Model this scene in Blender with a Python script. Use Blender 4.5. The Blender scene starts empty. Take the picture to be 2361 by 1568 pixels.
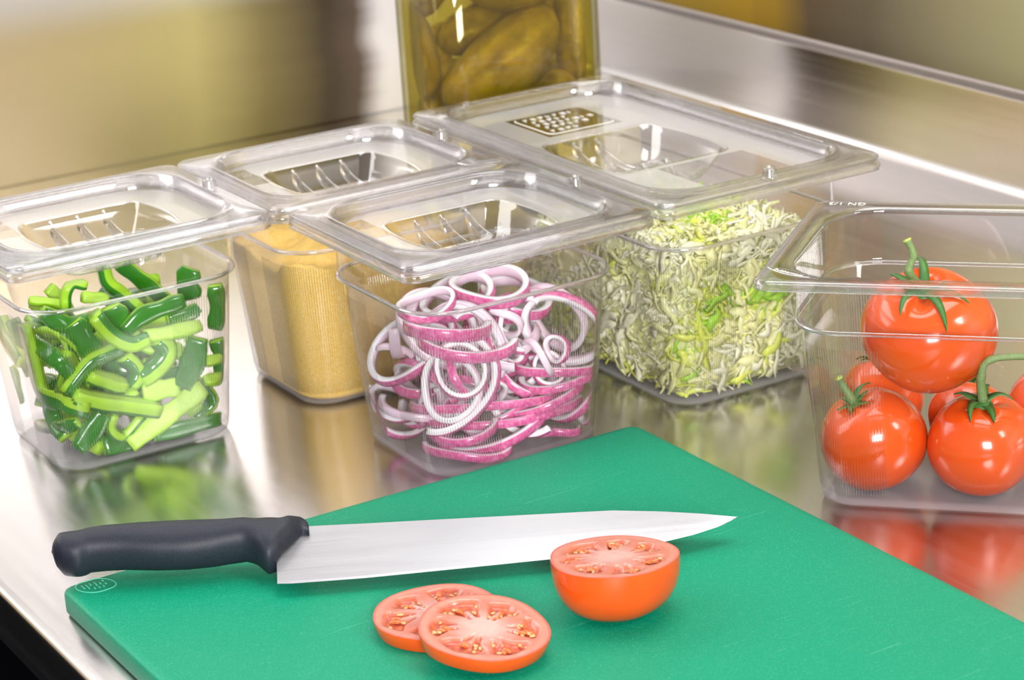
import bpy, bmesh, math, random
from mathutils import Vector, Matrix, Quaternion, noise
from mathutils.bvhtree import BVHTree
from math import pi, sin, cos, radians
random.seed(7)
scene = bpy.context.scene
COL = scene.collection
TH = radians(30)
U = Vector((cos(TH), sin(TH), 0)); V = Vector((-sin(TH), cos(TH), 0))

# ------------------------------------------------------------------ helpers
class MB:
    def __init__(s): s.v = []; s.f = []; s.m = []; s.smooth = []
    def add(s, verts, faces, mat=0, smooth=True):
        b = len(s.v); s.v += [tuple(p) for p in verts]
        for i, f in enumerate(faces):
            s.f.append(tuple(b + k for k in f))
            s.m.append(mat[i] if isinstance(mat, (list, tuple)) else mat); s.smooth.append(smooth)
        return b
    def build(s, name, mats, parent=None, attr=None):
        me = bpy.data.meshes.new(name); me.from_pydata(s.v, [], s.f)
        for m in (mats if isinstance(mats, (list, tuple)) else [mats]): me.materials.append(m)
        me.polygons.foreach_set('material_index', s.m); me.polygons.foreach_set('use_smooth', s.smooth)
        if attr:
            for an, vals in attr.items():
                a = me.attributes.new(an, 'FLOAT_VECTOR', 'POINT')
                a.data.foreach_set('vector', [c for p in vals for c in p])
        me.update()
        o = bpy.data.objects.new(name, me); COL.objects.link(o)
        if parent: o.parent = parent
        return o
def empty(name, loc=(0, 0, 0), rz=0, q=None):
    o = bpy.data.objects.new(name, None); COL.objects.link(o); o.location = loc
    o.empty_display_size = .02
    if q is not None: o.rotation_mode = 'QUATERNION'; o.rotation_quaternion = q
    else: o.rotation_euler = (0, 0, rz)
    return o
def tag(o, label=None, cat=None, group=None, kind=None):
    if label: o['label'] = label
    if cat: o['category'] = cat
    if group: o['group'] = group
    if kind: o['kind'] = kind
    return o
def cpoly(o, parent=None):
    c = o.copy(); COL.objects.link(c); c.parent = parent; return c
def rr(hu, hv, r, n=8, st=4, bulge=0):
    """rounded rectangle, (u, v, cumulative length, distance from the nearest corner)"""
    P = []; r = min(r, hu - 1e-4, hv - 1e-4); cum = 0
    cs = [(hu - r, hv - r, 0), (-(hu - r), hv - r, pi / 2), (-(hu - r), -(hv - r), pi), (hu - r, -(hv - r), 3 * pi / 2)]
    for i, (cx, cy, a0) in enumerate(cs):
        for k in range(n + 1):
            a = a0 + pi / 2 * k / n
            P.append([cx + r * cos(a), cy + r * sin(a), 0, abs(k / n - .5) * pi / 2 * r])
        nx, ny, a1 = cs[(i + 1) % 4]
        ax, ay = P[-1][:2]; bx, by = nx + r * cos(a1), ny + r * sin(a1)
        L = math.hypot(bx - ax, by - ay)
        for k in range(1, st + 1):
            t = k / (st + 1); d = min(t, 1 - t) * L + pi / 4 * r
            P.append([ax + (bx - ax) * t, ay + (by - ay) * t, 0, d])
    for i in range(1, len(P)):
        cum += math.hypot(P[i][0] - P[i - 1][0], P[i][1] - P[i - 1][1]); P[i][2] = cum
    return P
def loft(mb, loops, close=False, cap0=False, cap1=False, mat=0, smooth=True):
    n = len(loops[0]); base = len(mb.v)
    vs = [p for l in loops for p in l]; fs = []
    m = len(loops)
    for i in range(m if close else m - 1):
        for k in range(n):
            a = i * n + k; b = i * n + (k + 1) % n; c = ((i + 1) % m) * n + (k + 1) % n; d = ((i + 1) % m) * n + k
            fs.append((a, b, c, d))
    if cap0: fs.append(tuple(reversed(range(n))))
    if cap1: fs.append(tuple((m - 1) * n + k for k in range(n)))
    mb.add(vs, fs, mat, smooth)
def ins(z):
    if z > .1125: return .0150
    return .0265 + (.0175 - .0265) * min(1, max(0, (z - .006) / .105))
def fit_in(vs, a, b, mg=.0022, zmax=.139):
    """press points back inside the rounded inner walls of a pan"""
    out = []
    for x, y, z in vs:
        z = max(.0030, min(zmax, z)); s = ins(z) + mg; hx, hy, r = a / 2 - s, b / 2 - s, .026
        x = max(-hx, min(hx, x)); y = max(-hy, min(hy, y))
        dx, dy = abs(x) - (hx - r), abs(y) - (hy - r)
        if dx > 0 and dy > 0:
            d = math.hypot(dx, dy)
            if d > r: x = math.copysign(hx - r + dx / d * r, x); y = math.copysign(hy - r + dy / d * r, y)
        out.append((x, y, z))
    return out
class Pile:
    """keeps the loose pieces of a heap from growing through one another"""
    def __init__(s): s.t = []
    def key(s, mb):
        xs, ys, zs = zip(*mb.v); return (min(xs), min(ys), min(zs), max(xs), max(ys), max(zs)), BVHTree.FromPolygons(mb.v, mb.f)
    def hits(s, k):
        (a0, a1, a2, b0, b1, b2), t = k; n = 0
        for (c0, c1, c2, d0, d1, d2), t2 in s.t:
            if a0 < d0 and c0 < b0 and a1 < d1 and c1 < b1 and a2 < d2 and c2 < b2:
                n += len(t.overlap(t2))
        return n
    def add(s, k): s.t.append(k)
def crom(pts, per=6):
    P = [Vector(p) for p in pts]
    if len(P) == 2: return [P[0].lerp(P[1], i / per) for i in range(per + 1)]
    Q = [P[0] * 2 - P[1]] + P + [P[-1] * 2 - P[-2]]; out = []
    for i in range(1, len(Q) - 2):
        a, b, c, d = Q[i - 1], Q[i], Q[i + 1], Q[i + 2]
        for k in range(per):
            t = k / per
            out.append(.5 * ((2 * b) + (c - a) * t + (2 * a - 5 * b + 4 * c - d) * t * t + (3 * b - 3 * c + d - a) * t ** 3))
    out.append(P[-1].copy()); return out
def tube(mb, pts, rad, n=8, mat=0, caps=True):
    loops = []; m = len(pts); up = None
    for i, p in enumerate(pts):
        t = (pts[min(i + 1, m - 1)] - pts[max(i - 1, 0)]).normalized()
        if up is None:
            up = Vector((0, 0, 1)) if abs(t.z) < .9 else Vector((1, 0, 0))
        x = (up - t * up.dot(t)).normalized(); y = t.cross(x); up = x
        r = rad[i] if isinstance(rad, (list, tuple)) else rad
        loops.append([p + (x * cos(2 * pi * k / n) + y * sin(2 * pi * k / n)) * r for k in range(n)])
    loft(mb, loops, cap0=caps, cap1=caps, mat=mat)
def box(mb, lo, hi, mat=0):
    x0, y0, z0 = lo; x1, y1, z1 = hi
    mb.add([(x0, y0, z0), (x1, y0, z0), (x1, y1, z0), (x0, y1, z0), (x0, y0, z1), (x1, y0, z1), (x1, y1, z1), (x0, y1, z1)],
           [(0, 3, 2, 1), (4, 5, 6, 7), (0, 1, 5, 4), (1, 2, 6, 5), (2, 3, 7, 6), (3, 0, 4, 7)], mat, False)

# ------------------------------------------------------------------ materials
class NT:
    def __init__(s, name):
        s.m = bpy.data.materials.new(name); s.m.use_nodes = True; s.t = s.m.node_tree; s.t.nodes.clear()
        s.out = s.t.nodes.new('ShaderNodeOutputMaterial')
    def n(s, typ, **kw):
        d = s.t.nodes.new('ShaderNode' + typ)
        for k, v in kw.items():
            if k.startswith('_'): setattr(d, k[1:], v)
            else:
                key = k.replace('__', ' ')
                key = int(key[1:]) if key[0] == 'i' and key[1:].isdigit() else key
                sock = d.inputs[key]
                if isinstance(v, bpy.types.NodeSocket): s.t.links.new(v, sock)
                else: sock.default_value = v
        return d
    def link(s, a, b): s.t.links.new(a, b)
    def math(s, op, a, b=None, c=None, clamp=False):
        d = s.t.nodes.new('ShaderNodeMath'); d.operation = op; d.use_clamp = clamp
        for i, v in enumerate((a, b, c)):
            if v is None: continue
            if isinstance(v, bpy.types.NodeSocket): s.link(v, d.inputs[i])
            else: d.inputs[i].default_value = v
        return d.outputs[0]
    def mixc(s, f, a, b, bt='MIX'):
        d = s.t.nodes.new('ShaderNodeMix'); d.data_type = 'RGBA'; d.blend_type = bt
        for sock, v in ((d.inputs[0], f), (d.inputs[6], a), (d.inputs[7], b)):
            if isinstance(v, bpy.types.NodeSocket): s.link(v, sock)
            else: sock.default_value = v if not isinstance(v, tuple) or len(v) == 4 else (*v, 1)
        return d.outputs[2]
    def mixs(s, f, a, b):
        d = s.t.nodes.new('ShaderNodeMixShader')
        for sock, v in ((d.inputs[0], f), (d.inputs[1], a), (d.inputs[2], b)):
            if isinstance(v, bpy.types.NodeSocket): s.link(v, sock)
            else: sock.default_value = v
        return d.outputs[0]
    def noise(s, scale, detail=3, rough=.5, vec=None, dist=0):
        d = s.n('TexNoise', Scale=scale, Detail=detail, Roughness=rough, Distortion=dist)
        if vec is not None: s.link(vec, d.inputs['Vector'])
        return d.outputs[0]
    def obj(s, sc=None, rot=None):
        c = s.t.nodes.new('ShaderNodeTexCoord').outputs['Object']
        if sc or rot:
            mp = s.t.nodes.new('ShaderNodeMapping'); s.link(c, mp.inputs[0])
            if sc: mp.inputs['Scale'].default_value = sc
            if rot: mp.inputs['Rotation'].default_value = rot
            return mp.outputs[0]
        return c
    def ramp(s, f, stops):
        d = s.t.nodes.new('ShaderNodeValToRGB'); s.link(f, d.inputs[0]); e = d.color_ramp.elements
        while len(e) < len(stops): e.new(.5)
        for i, (p, c) in enumerate(stops): e[i].position = p; e[i].color = (*c, 1)
        return d.outputs[0]
    def bump(s, h, strength=.3, dist=.001):
        d = s.t.nodes.new('ShaderNodeBump'); s.link(h, d.inputs['Height']); d.inputs['Strength'].default_value = strength
        d.inputs['Distance'].default_value = dist; return d.outputs[0]
    def pbr(s, color, rough=.5, metal=0, normal=None, **kw):
        d = s.n('BsdfPrincipled', Roughness=rough, Metallic=metal)
        if isinstance(color, bpy.types.NodeSocket): s.link(color, d.inputs['Base Color'])
        else: d.inputs['Base Color'].default_value = (*color[:3], 1)
        if normal is not None: s.link(normal, d.inputs['Normal'])
        for k, v in kw.items():
            sock = d.inputs[k.replace('__', ' ')]
            if isinstance(v, bpy.types.NodeSocket): s.link(v, sock)
            else: sock.default_value = v
        return d.outputs[0]
    def done(s, sh): s.link(sh, s.out.inputs[0]); return s.m

def clear_shader(t, tint=(.965, .962, .972), edge=(.70, .69, .74), gl=.035, rough=.03, normal=None):
    lw = t.n('LayerWeight', Blend=.5)
    f = lw.outputs['Facing']
    if normal is not None: t.link(normal, lw.inputs['Normal'])
    fr = t.math('ADD', t.math('MULTIPLY', t.math('POWER', f, 4.5), .75), gl)
    tc = t.mixc(t.math('POWER', f, 3), tint, edge)
    tr = t.n('BsdfTransparent', Color=tc).outputs[0]
    g = t.n('BsdfGlossy', Color=(1, 1, 1, 1), Roughness=rough)
    if normal is not None: t.link(normal, g.inputs['Normal'])
    return t.mixs(fr, tr, g.outputs[0])
def mat_clear(name, **kw):
    t = NT(name); return t.done(clear_shader(t, **kw))
def mat_rim(name, frac=.38, ior=1.42):
    t = NT(name)
    a = clear_shader(t, tint=(.96, .957, .968), edge=(.52, .50, .58), gl=.13, rough=.02)
    g = t.n('BsdfGlass', Color=(.97, .965, .985, 1), Roughness=.0, IOR=ior).outputs[0]
    return t.done(t.mixs(frac, a, g))
def mat_body():
    t = NT('clear_pan_plastic')
    at = t.t.nodes.new('ShaderNodeAttribute'); at.attribute_name = 'rib'
    sx = t.n('SeparateXYZ', i0=at.outputs['Vector']); cum, cd, z = sx.outputs
    st = t.math('SINE', t.math('MULTIPLY', cum, 2 * pi / .0017))
    zone = t.math('MULTIPLY', t.math('LESS_THAN', cd, .043), t.math('LESS_THAN', z, .101))
    zone = t.math('MULTIPLY', zone, t.math('GREATER_THAN', z, .009))
    bp = t.bump(t.math('MULTIPLY', st, zone), .5, .0004)
    base = clear_shader(t)
    rib = t.n('BsdfRefraction', Color=(.98, .98, .98, 1), Roughness=.0, IOR=1.2)
    t.link(bp, rib.inputs['Normal'])
    gl = t.n('BsdfGlossy', Color=(1, 1, 1, 1), Roughness=.12); t.link(bp, gl.inputs['Normal'])
    ribs = t.mixs(.10, rib.outputs[0], gl.outputs[0])
    msk = t.math('MULTIPLY', zone, t.math('MULTIPLY', t.math('GREATER_THAN', st, .2), .52))
    a = t.mixs(msk, base, ribs)
    # frosted foot and floor
    milk = t.mixs(.42, t.n('BsdfTransparent', Color=(.97, .965, .975, 1)).outputs[0],
                  t.mixs(.5, t.n('BsdfDiffuse', Color=(.93, .90, .93, 1)).outputs[0], t.n('BsdfTranslucent', Color=(.95, .93, .95, 1)).outputs[0]))
    fz = t.math('SUBTRACT', 1, t.math('MULTIPLY', t.math('SUBTRACT', z, .002), 160), clamp=True)
    return t.done(t.mixs(fz, a, milk))
def mat_frost():
    t = NT('frosted_plastic')
    c = clear_shader(t, gl=.06, rough=.1)
    nb = t.bump(t.noise(2500, 2), .5, .0003)
    m = t.mixs(.5, t.n('BsdfDiffuse', Color=(.72, .71, .72, 1)).outputs[0], t.n('BsdfGlossy', Color=(1, 1, 1, 1), Roughness=.45).outputs[0])
    return t.done(t.mixs(.50, c, m))
def mat_steel(name, rough=.25, aniso=.5, rot=0, col=(.62, .60, .58), scr=True, sc=(6, 260, 6), bs=.08):
    t = NT(name)
    c = t.obj(); mp = t.n('Mapping', Vector=c, Scale=sc)
    nz = t.noise(1.0, 4, .6, mp.outputs[0])
    mp2 = t.n('Mapping', Vector=c, Rotation=(0, 0, .5), Scale=(3, 120, 3))
    scr2 = t.math('POWER', t.noise(3.0, 6, .7, mp2.outputs[0], .4), 3)
    cloud = t.noise(5, 3)
    r = t.math('ADD', t.math('MULTIPLY', t.math('SUBTRACT', nz, .5), .12), rough)
    r = t.math('ADD', r, t.math('MULTIPLY', t.math('SUBTRACT', cloud, .5), .10))
    h = t.math('ADD', nz, t.math('MULTIPLY', scr2, .8))
    b = t.bump(h, bs, .0004)
    tg = t.n('Tangent', _direction_type='RADIAL', _axis='Z')
    p = t.pbr(t.mixc(nz, col, tuple(x * 1.12 for x in col)), r, 1, b, Anisotropic=aniso, Anisotropic__Rotation=rot, Tangent=tg.outputs[0])
    return t.done(p)
CLEAR = mat_clear('clear_plastic'); RIM = mat_rim('clear_rim_plastic'); BODY = mat_body(); FROST = mat_frost()
def simple(name, col, rough=.5, metal=0, nscale=None, namt=.2, bscale=None, bstr=.3, bdist=.001, **kw):
    t = NT(name); c = (*col, 1)
    if nscale:
        f = t.noise(nscale, 4, .6, t.obj())
        c = t.mixc(f, tuple(x * (1 - namt) for x in col), tuple(min(1, x * (1 + namt)) for x in col))
    nb = t.bump(t.noise(bscale, 3, .6, t.obj()), bstr, bdist) if bscale else None
    tl = kw.pop('thin', 0)
    sh = t.pbr(c, rough, metal, nb, **kw)
    if tl:
        d = t.n('BsdfTranslucent')
        if isinstance(c, bpy.types.NodeSocket): t.link(c, d.inputs[0])
        else: d.inputs[0].default_value = c
        sh = t.mixs(tl, sh, d.outputs[0])
    return t.done(sh)

# ------------------------------------------------------------------ camera
cam = bpy.data.cameras.new('camera'); co = bpy.data.objects.new('camera', cam); COL.objects.link(co)
pit, roll = .33744, -.063863
F = Vector((0, cos(pit), -sin(pit))); R = Vector((1, 0, 0)); Up = R.cross(F)
R2 = R * cos(roll) + Up * sin(roll); U2 = -R * sin(roll) + Up * cos(roll)
M = Matrix((R2, U2, -F)).transposed().to_4x4(); M.translation = (0, 0, .56224)
co.matrix_world = M
cam.sensor_width = 36; cam.lens = 5500 / 2361 * 36; cam.clip_start = .05; cam.clip_end = 50
cam.dof.use_dof = True; cam.dof.focus_distance = 1.34; cam.dof.aperture_fstop = 13
scene.camera = co

# ---- measured shapes (metres, in each pan's own frame)
PEPPER = [[[[-0.0595,-0.0245,0.1106],[-0.0481,-0.0262,0.1073],[-0.0354,-0.0257,0.1019]],0.0043,150],[[[-0.0413,-0.0115,0.1117],[-0.0367,-0.011,0.1053],[-0.0314,-0.0104,0.0981]],0.0072,170],[[[-0.0397,-0.0339,0.1045],[-0.0384,-0.0345,0.1131],[-0.0337,-0.0345,0.1186],[-0.0259,-0.0345,0.1162]],0.0051,95],[[[-0.0254,-0.0261,0.1059],[-0.0174,-0.0258,0.1033],[-0.0087,-0.0256,0.1001]],0.006,180],[[[-0.0043,-0.0115,0.1188],[-0.002,-0.0111,0.1066],[0.0077,-0.0101,0.0952],[0.0188,-0.009,0.0815],[0.0275,-0.0083,0.0736]],0.0061,75],[[[0.0131,0.0035,0.1125],[0.0237,0.0043,0.1017],[0.0352,0.0054,0.089],[0.046,0.0065,0.0763]],0.0092,40],[[[0.058,-0.0057,0.1018],[0.0547,-0.0049,0.0926],[0.057,-0.0039,0.0811]],0.0118,10],[[[0.057,-0.0456,0.1006],[0.058,-0.0442,0.0847],[0.0548,-0.043,0.0704]],0.0086,0],[[[-0.0295,-0.0558,0.1027],[-0.0191,-0.0544,0.0868],[-0.0065,-0.0536,0.0773],[0.0044,-0.0537,0.0782]],0.0071,-80],[[[0.0044,-0.0477,0.0781],[0.0232,-0.0475,0.0762],[0.0436,-0.0475,0.0764]],0.0077,150],[[[-0.0056,-0.042,0.0823],[0.0056,-0.0427,0.0898],[0.021,-0.0429,0.0923],[0.0357,-0.043,0.094]],0.0088,20],[[[-0.051,-0.0475,0.0527],[-0.0371,-0.0487,0.0667],[-0.0248,-0.0492,0.072],[-0.0111,-0.0493,0.074]],0.0057,60],[[[0.014,-0.0454,0.0744],[0.0193,-0.0445,0.064],[0.01,-0.0436,0.0539],[-0.0002,-0.0433,0.0499]],0.0091,60],[[[0.0399,-0.05,0.0696],[0.0348,-0.0486,0.0539],[0.0259,-0.0473,0.0386]],0.0121,5],[[[-0.0641,-0.0216,0.0951],[-0.0621,-0.0234,0.0715],[-0.0604,-0.0256,0.0516],[-0.0601,-0.0527,0.0484],[-0.0404,-0.0525,0.0411]],0.0079,100],[[[-0.036,-0.0484,0.0626],[-0.0248,-0.0477,0.0552],[-0.0119,-0.0471,0.0482]],0.0063,120],[[[-0.0093,-0.0427,0.0665],[-0.0013,-0.0417,0.0545],[-0.0066,-0.0408,0.0451]],0.0063,60],[[[-0.0478,-0.0504,0.052],[-0.0344,-0.0498,0.0448],[-0.017,-0.0492,0.0377],[0.0083,-0.0484,0.0277]],0.0075,120],[[[-0.014,-0.0476,0.009],[0.0037,-0.0485,0.0182],[0.0229,-0.0493,0.0273],[0.0399,-0.05,0.0355]],0.0104,175],[[[-0.0194,-0.0436,0.0309],[-0.0233,-0.0428,0.0211],[-0.0156,-0.0421,0.0128],[-0.0009,-0.0431,0.0246]],0.0049,90],[[[-0.0002,-0.0455,0.0411],[0.0122,-0.0454,0.0399],[0.0245,-0.0453,0.0387]],0.0101,180],[[[0.0437,-0.0474,0.0514],[0.058,-0.0474,0.0513]],0.0055,160],[[[0.0411,-0.0484,0.0393],[0.0574,-0.0482,0.0376]],0.0064,150],[[[0.0043,-0.0435,0.009],[0.0278,-0.0435,0.009],[0.0527,-0.0435,0.009]],0.0079,20],[[[-0.0569,-0.0127,0.0807],[-0.0558,-0.0476,0.0775],[-0.0448,-0.0464,0.0627]],0.0079,10],[[[-0.0473,-0.0441,0.0133],[-0.0366,-0.045,0.0236],[-0.0274,-0.0459,0.0344]],0.0105,10],[[[-0.0292,-0.0395,0.009],[-0.0082,-0.0395,0.009]],0.0116,0],[[[-0.0511,0.015,0.0128],[-0.0522,-0.0322,0.026],[-0.0448,-0.0457,0.0317]],0.0071,30],[[[0.0264,-0.0405,0.0642],[0.0327,-0.0398,0.0557]],0.0072,150],[[[-0.04,-0.0433,0.0967],[-0.0337,-0.0423,0.0848],[-0.0276,-0.0411,0.0712]],0.0113,5],[[[-0.0114,-0.0354,0.0985],[-0.0078,-0.0346,0.0885],[-0.0071,-0.0338,0.0792]],0.0128,10],[[[-0.0567,0.05,0.0783],[-0.0558,0.0398,0.0678],[-0.0549,0.0175,0.0569]],0.0067,60],[[[-0.0539,0.05,0.0453],[-0.0527,0.05,0.0318],[-0.0516,0.05,0.0182]],0.0069,20],[[[0.0342,-0.0387,0.0436],[0.0498,-0.0368,0.0208],[0.0364,-0.036,0.0115]],0.0073,40],[[[-0.0542,-0.0297,0.049],[-0.0526,-0.0191,0.0304],[-0.0517,-0.0367,0.0204]],0.0086,10],[[[-0.0529,0.0346,0.0808],[-0.0516,0.0234,0.0652],[-0.05,0.0183,0.0463]],0.0088,10],[[[-0.0009,-0.0364,0.0393],[-0.0105,-0.0359,0.034],[0.001,-0.0351,0.0248]],0.0072,120],[[[-0.0041,-0.0375,0.009],[0.0213,-0.0375,0.009]],0.0073,30],[[[-0.0585,-0.0422,0.108],[-0.0437,-0.0412,0.0956],[-0.0261,-0.0411,0.0945]],0.0085,15],[[[0.0266,-0.0339,0.0805],[0.0422,-0.034,0.0815],[0.0486,-0.0342,0.0846]],0.0072,20],[[[0.0533,-0.0465,0.0641],[0.0571,-0.0453,0.0507],[0.0547,-0.0444,0.0403]],0.0087,15],[[[0.006,-0.0317,0.0545],[0.0235,-0.0306,0.0424],[0.039,-0.0304,0.0401]],0.0087,10]]
RINGS = [[[0.0134,0.0026,0.098],[0.876,-0.482,0.036],[0.47,0.867,0.166],0.0245,0,360,0.0051],[[-0.0408,-0.0127,0.1012],[0.894,-0.438,0.093],[0.414,0.888,0.2],0.0176,0,360,0.0034],[[-0.0346,0.0241,0.0623],[0.825,-0.222,0.521],[0.114,0.966,0.231],0.0292,0,360,0.0036],[[0.048,-0.0279,0.0694],[0.53,-0.576,-0.623],[0.216,-0.619,0.755],0.0277,0,360,0.0042],[[0.0184,-0.0294,0.0371],[0.23,0.271,0.935],[-0.587,0.805,-0.088],0.0302,150,300,0.0041],[[-0.0349,-0.0403,0.0647],[0.864,-0.499,-0.067],[0.348,0.494,0.797],0.0172,0,360,0.0038],[[-0.0365,-0.0238,0.053],[0.375,0.179,0.91],[-0.567,0.82,0.073],0.0331,-20,190,0.004],[[0.0037,-0.0054,0.0209],[0.889,-0.398,0.227],[0.338,0.904,0.26],0.0431,0,150,0.0039],[[0.0589,-0.0334,0.0206],[0.377,0.179,0.909],[0.016,0.98,-0.199],0.0157,0,360,0.003],[[0.0556,-0.0208,0.0281],[0.604,-0.005,0.797],[0.084,0.995,-0.057],0.0277,60,300,0.0031],[[-0.0339,-0.0245,0.0901],[0.866,-0.494,-0.069],[0.491,0.869,-0.066],0.0288,0,180,0.0052],[[-0.0184,-0.0208,0.0748],[0.845,-0.518,-0.132],[0.514,0.855,-0.066],0.0329,0,180,0.0046],[[0.0235,-0.0205,0.0758],[0.851,-0.521,-0.059],[0.379,0.534,0.756],0.018,90,300,0.0039],[[0.0034,-0.003,0.0275],[0.873,-0.488,0.002],[0.479,0.856,-0.196],0.0482,0,180,0.0034],[[0.0129,0.0017,0.0154],[0.876,-0.48,0.035],[0.478,0.858,-0.189],0.0525,0,180,0.0034],[[0.0422,-0.0241,0.0477],[0.845,-0.532,-0.054],[0.532,0.847,-0.008],0.0272,0,200,0.0035],[[0.0436,-0.025,0.0381],[0.862,-0.504,0.045],[0.506,0.861,-0.048],0.026,0,180,0.003],[[-0.0459,0.0256,0.0328],[0.637,-0.002,0.771],[-0.345,0.893,0.288],0.0195,60,260,0.0038],[[0.0413,-0.0289,0.0575],[0.222,0.257,0.94],[-0.473,0.872,-0.127],0.009,0,360,0.0035],[[0.0351,-0.0278,0.045],[0.718,-0.588,-0.373],[0.667,0.429,0.609],0.0116,0,360,0.003],[[-0.0238,-0.021,0.0078],[0.863,-0.501,-0.067],[0.503,0.864,0.01],0.027,0,180,0.0034],[[-0.0458,0.029,0.0208],[0.52,-0.547,-0.656],[0.836,0.483,0.26],0.021,0,360,0.0034],[[0.0082,-0.0173,0.0188],[0.86,-0.303,0.411],[0.345,0.938,-0.029],0.0312,0,180,0.0039],[[0.0347,-0.0337,0.0066],[0.865,-0.499,0.043],[0.501,0.859,-0.103],0.0143,0,180,0.003],[[0.0534,-0.0101,0.0715],[0.507,-0.569,-0.647],[0.004,-0.749,0.662],0.0249,0,360,0.004],[[-0.0269,0.024,0.0215],[0.829,-0.521,-0.201],[0.508,0.854,-0.114],0.0315,0,180,0.0031],[[-0.0287,-0.0264,0.0219],[0.888,-0.456,0.063],[0.455,0.89,0.026],0.0229,0,180,0.0034],[[0.0314,-0.0196,0.0269],[0.876,-0.401,0.266],[0.424,0.905,-0.034],0.0312,0,200,0.0035],[[-0.0364,-0.0283,0.0502],[0.229,0.271,0.935],[-0.555,0.826,-0.103],0.0214,0,360,0.0034],[[0.0412,0.0191,0.0803],[0.79,-0.557,-0.255],[0.595,0.797,0.101],0.025,0,360,0.0043],[[-0.0021,0.0184,0.0893],[0.885,-0.386,0.26],[0.363,0.922,0.132],0.0259,0,360,0.0042]]
HANDLE = [[-0.126,0.0466],[-0.1251,0.0532],[-0.1214,0.0601],[-0.1157,0.0633],[-0.1091,0.0644],[-0.095,0.0664],[-0.0783,0.0663],[-0.0531,0.0645],[-0.028,0.0621],[-0.0028,0.0591],[0.0114,0.0565],[0.0146,0.0526],[0.016,0.0476],[0.0116,0.0367],[0.0047,0.0243],[-0.0004,0.0158],[-0.0029,0.0136],[-0.0022,0.0083],[-0.0071,0.009],[-0.0103,0.0134],[-0.0143,0.0192],[-0.0199,0.0234],[-0.0257,0.0223],[-0.0363,0.0206],[-0.0526,0.0204],[-0.0689,0.0221],[-0.0853,0.0249],[-0.0976,0.0262],[-0.1057,0.0263],[-0.1088,0.0229],[-0.1137,0.0229],[-0.1196,0.0271],[-0.1241,0.0357]]
BLADE = [[0.016,0.0476],[0.046,0.0455],[0.0844,0.0432],[0.1204,0.041],[0.1558,0.0388],[0.1835,0.037],[0.2104,0.0321],[0.2326,0.0267],[0.2507,0.0212],[0.24,0.015],[0.2251,0.0098],[0.21,0.0063],[0.1877,0.0028],[0.1454,0.0],[0.0973,-0.0007],[0.0436,-0.0013],[0.0,-0.0],[-0.0011,0.0028],[-0.002,0.0134],[-0.0026,0.0199]]
KNIFE = [[-0.13104,1.16755,0.021],[0.99755,0.06993,0.0],[-0.06785,0.96792,0.24192],[0.01692,-0.24133,0.9703]]

# ------------------------------------------------------------------ the room
STEEL_TOP = mat_steel('brushed_steel_table', .20, .45, 0, (.66, .64, .635), sc=(120, 4, 6), bs=.10)
STEEL_UP = mat_steel('brushed_steel_upstand', .13, .5, .25, (.80, .76, .75), sc=(4, 4, 260), bs=.03)
STEEL_WALL = mat_steel('brushed_steel_wall', .20, .9, 0, (.56, .52, .43), sc=(3, 3, 3), bs=.02)
def mat_painted_reflection(name, axis, stops, rough, metal, topcol=None):  # wall steel with its blurred reflections painted in as colour bands
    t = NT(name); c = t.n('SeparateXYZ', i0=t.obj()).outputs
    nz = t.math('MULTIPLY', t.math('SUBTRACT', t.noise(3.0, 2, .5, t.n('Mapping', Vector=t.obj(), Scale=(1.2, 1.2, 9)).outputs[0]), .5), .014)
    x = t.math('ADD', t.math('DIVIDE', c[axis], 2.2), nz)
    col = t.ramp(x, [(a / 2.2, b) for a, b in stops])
    if topcol:  # paler upper wall, brightness put into the colour
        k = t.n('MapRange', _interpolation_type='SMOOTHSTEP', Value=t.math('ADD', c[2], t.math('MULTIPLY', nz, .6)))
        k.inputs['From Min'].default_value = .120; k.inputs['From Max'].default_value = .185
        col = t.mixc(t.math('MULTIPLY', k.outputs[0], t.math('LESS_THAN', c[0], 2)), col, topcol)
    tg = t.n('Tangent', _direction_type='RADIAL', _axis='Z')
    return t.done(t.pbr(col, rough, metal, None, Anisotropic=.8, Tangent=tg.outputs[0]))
WALLB = mat_painted_reflection('back_wall_painted_reflections', 0, [(.60, (.66, .52, .32)), (.72, (.62, .50, .28)), (.86, (.52, .46, .20)), (.93, (.20, .16, .06)), (1.0, (.045, .030, .015)), (1.035, (.10, .07, .05)), (1.06, (.92, .88, .88)), (1.325, (.95, .92, .91)), (1.35, (.20, .16, .11)), (1.41, (.48, .32, .06)), (1.5, (.50, .33, .05))], .24, .45, (.74, .71, .70))  # olive, dark and white bands imitate reflections in the back wall
WALLR = mat_painted_reflection('right_wall_painted_reflections', 1, [(.10, (.85, .80, .78)), (.5, (.70, .60, .30)), (1.0, (.55, .48, .18)), (1.25, (.40, .36, .16)), (1.45, (.50, .45, .22)), (1.62, (.52, .47, .24)), (1.73, (.40, .34, .19)), (1.86, (.20, .16, .10)), (1.96, (.17, .12, .07)), (2.02, (.48, .30, .04)), (2.1, (.5, .32, .05))], .55, .35)  # tan, brown and orange bands paint blurred reflections into the wall colour
EU = .358; UU = 1.31; VB = 2.05
def room(name): return tag(empty(name, rz=TH), kind='structure')
def slab(name, lo, hi, mat):
    m = MB(); box(m, lo, hi); o = m.build(name, mat); o.rotation_euler = (0, 0, TH); return tag(o, kind='structure')
BLACK = simple('dark_floor', (.003, .003, .004), .9, Specular__IOR__Level=0.0)
slab('floor', (-2.2, -2.2, -.95), (1.6, 2.3, -.90), BLACK)
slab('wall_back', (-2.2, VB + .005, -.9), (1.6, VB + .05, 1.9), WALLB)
slab('trim_1', (-2.2, VB - .06, -.9), (1.6, VB, -.06), BLACK)
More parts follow.
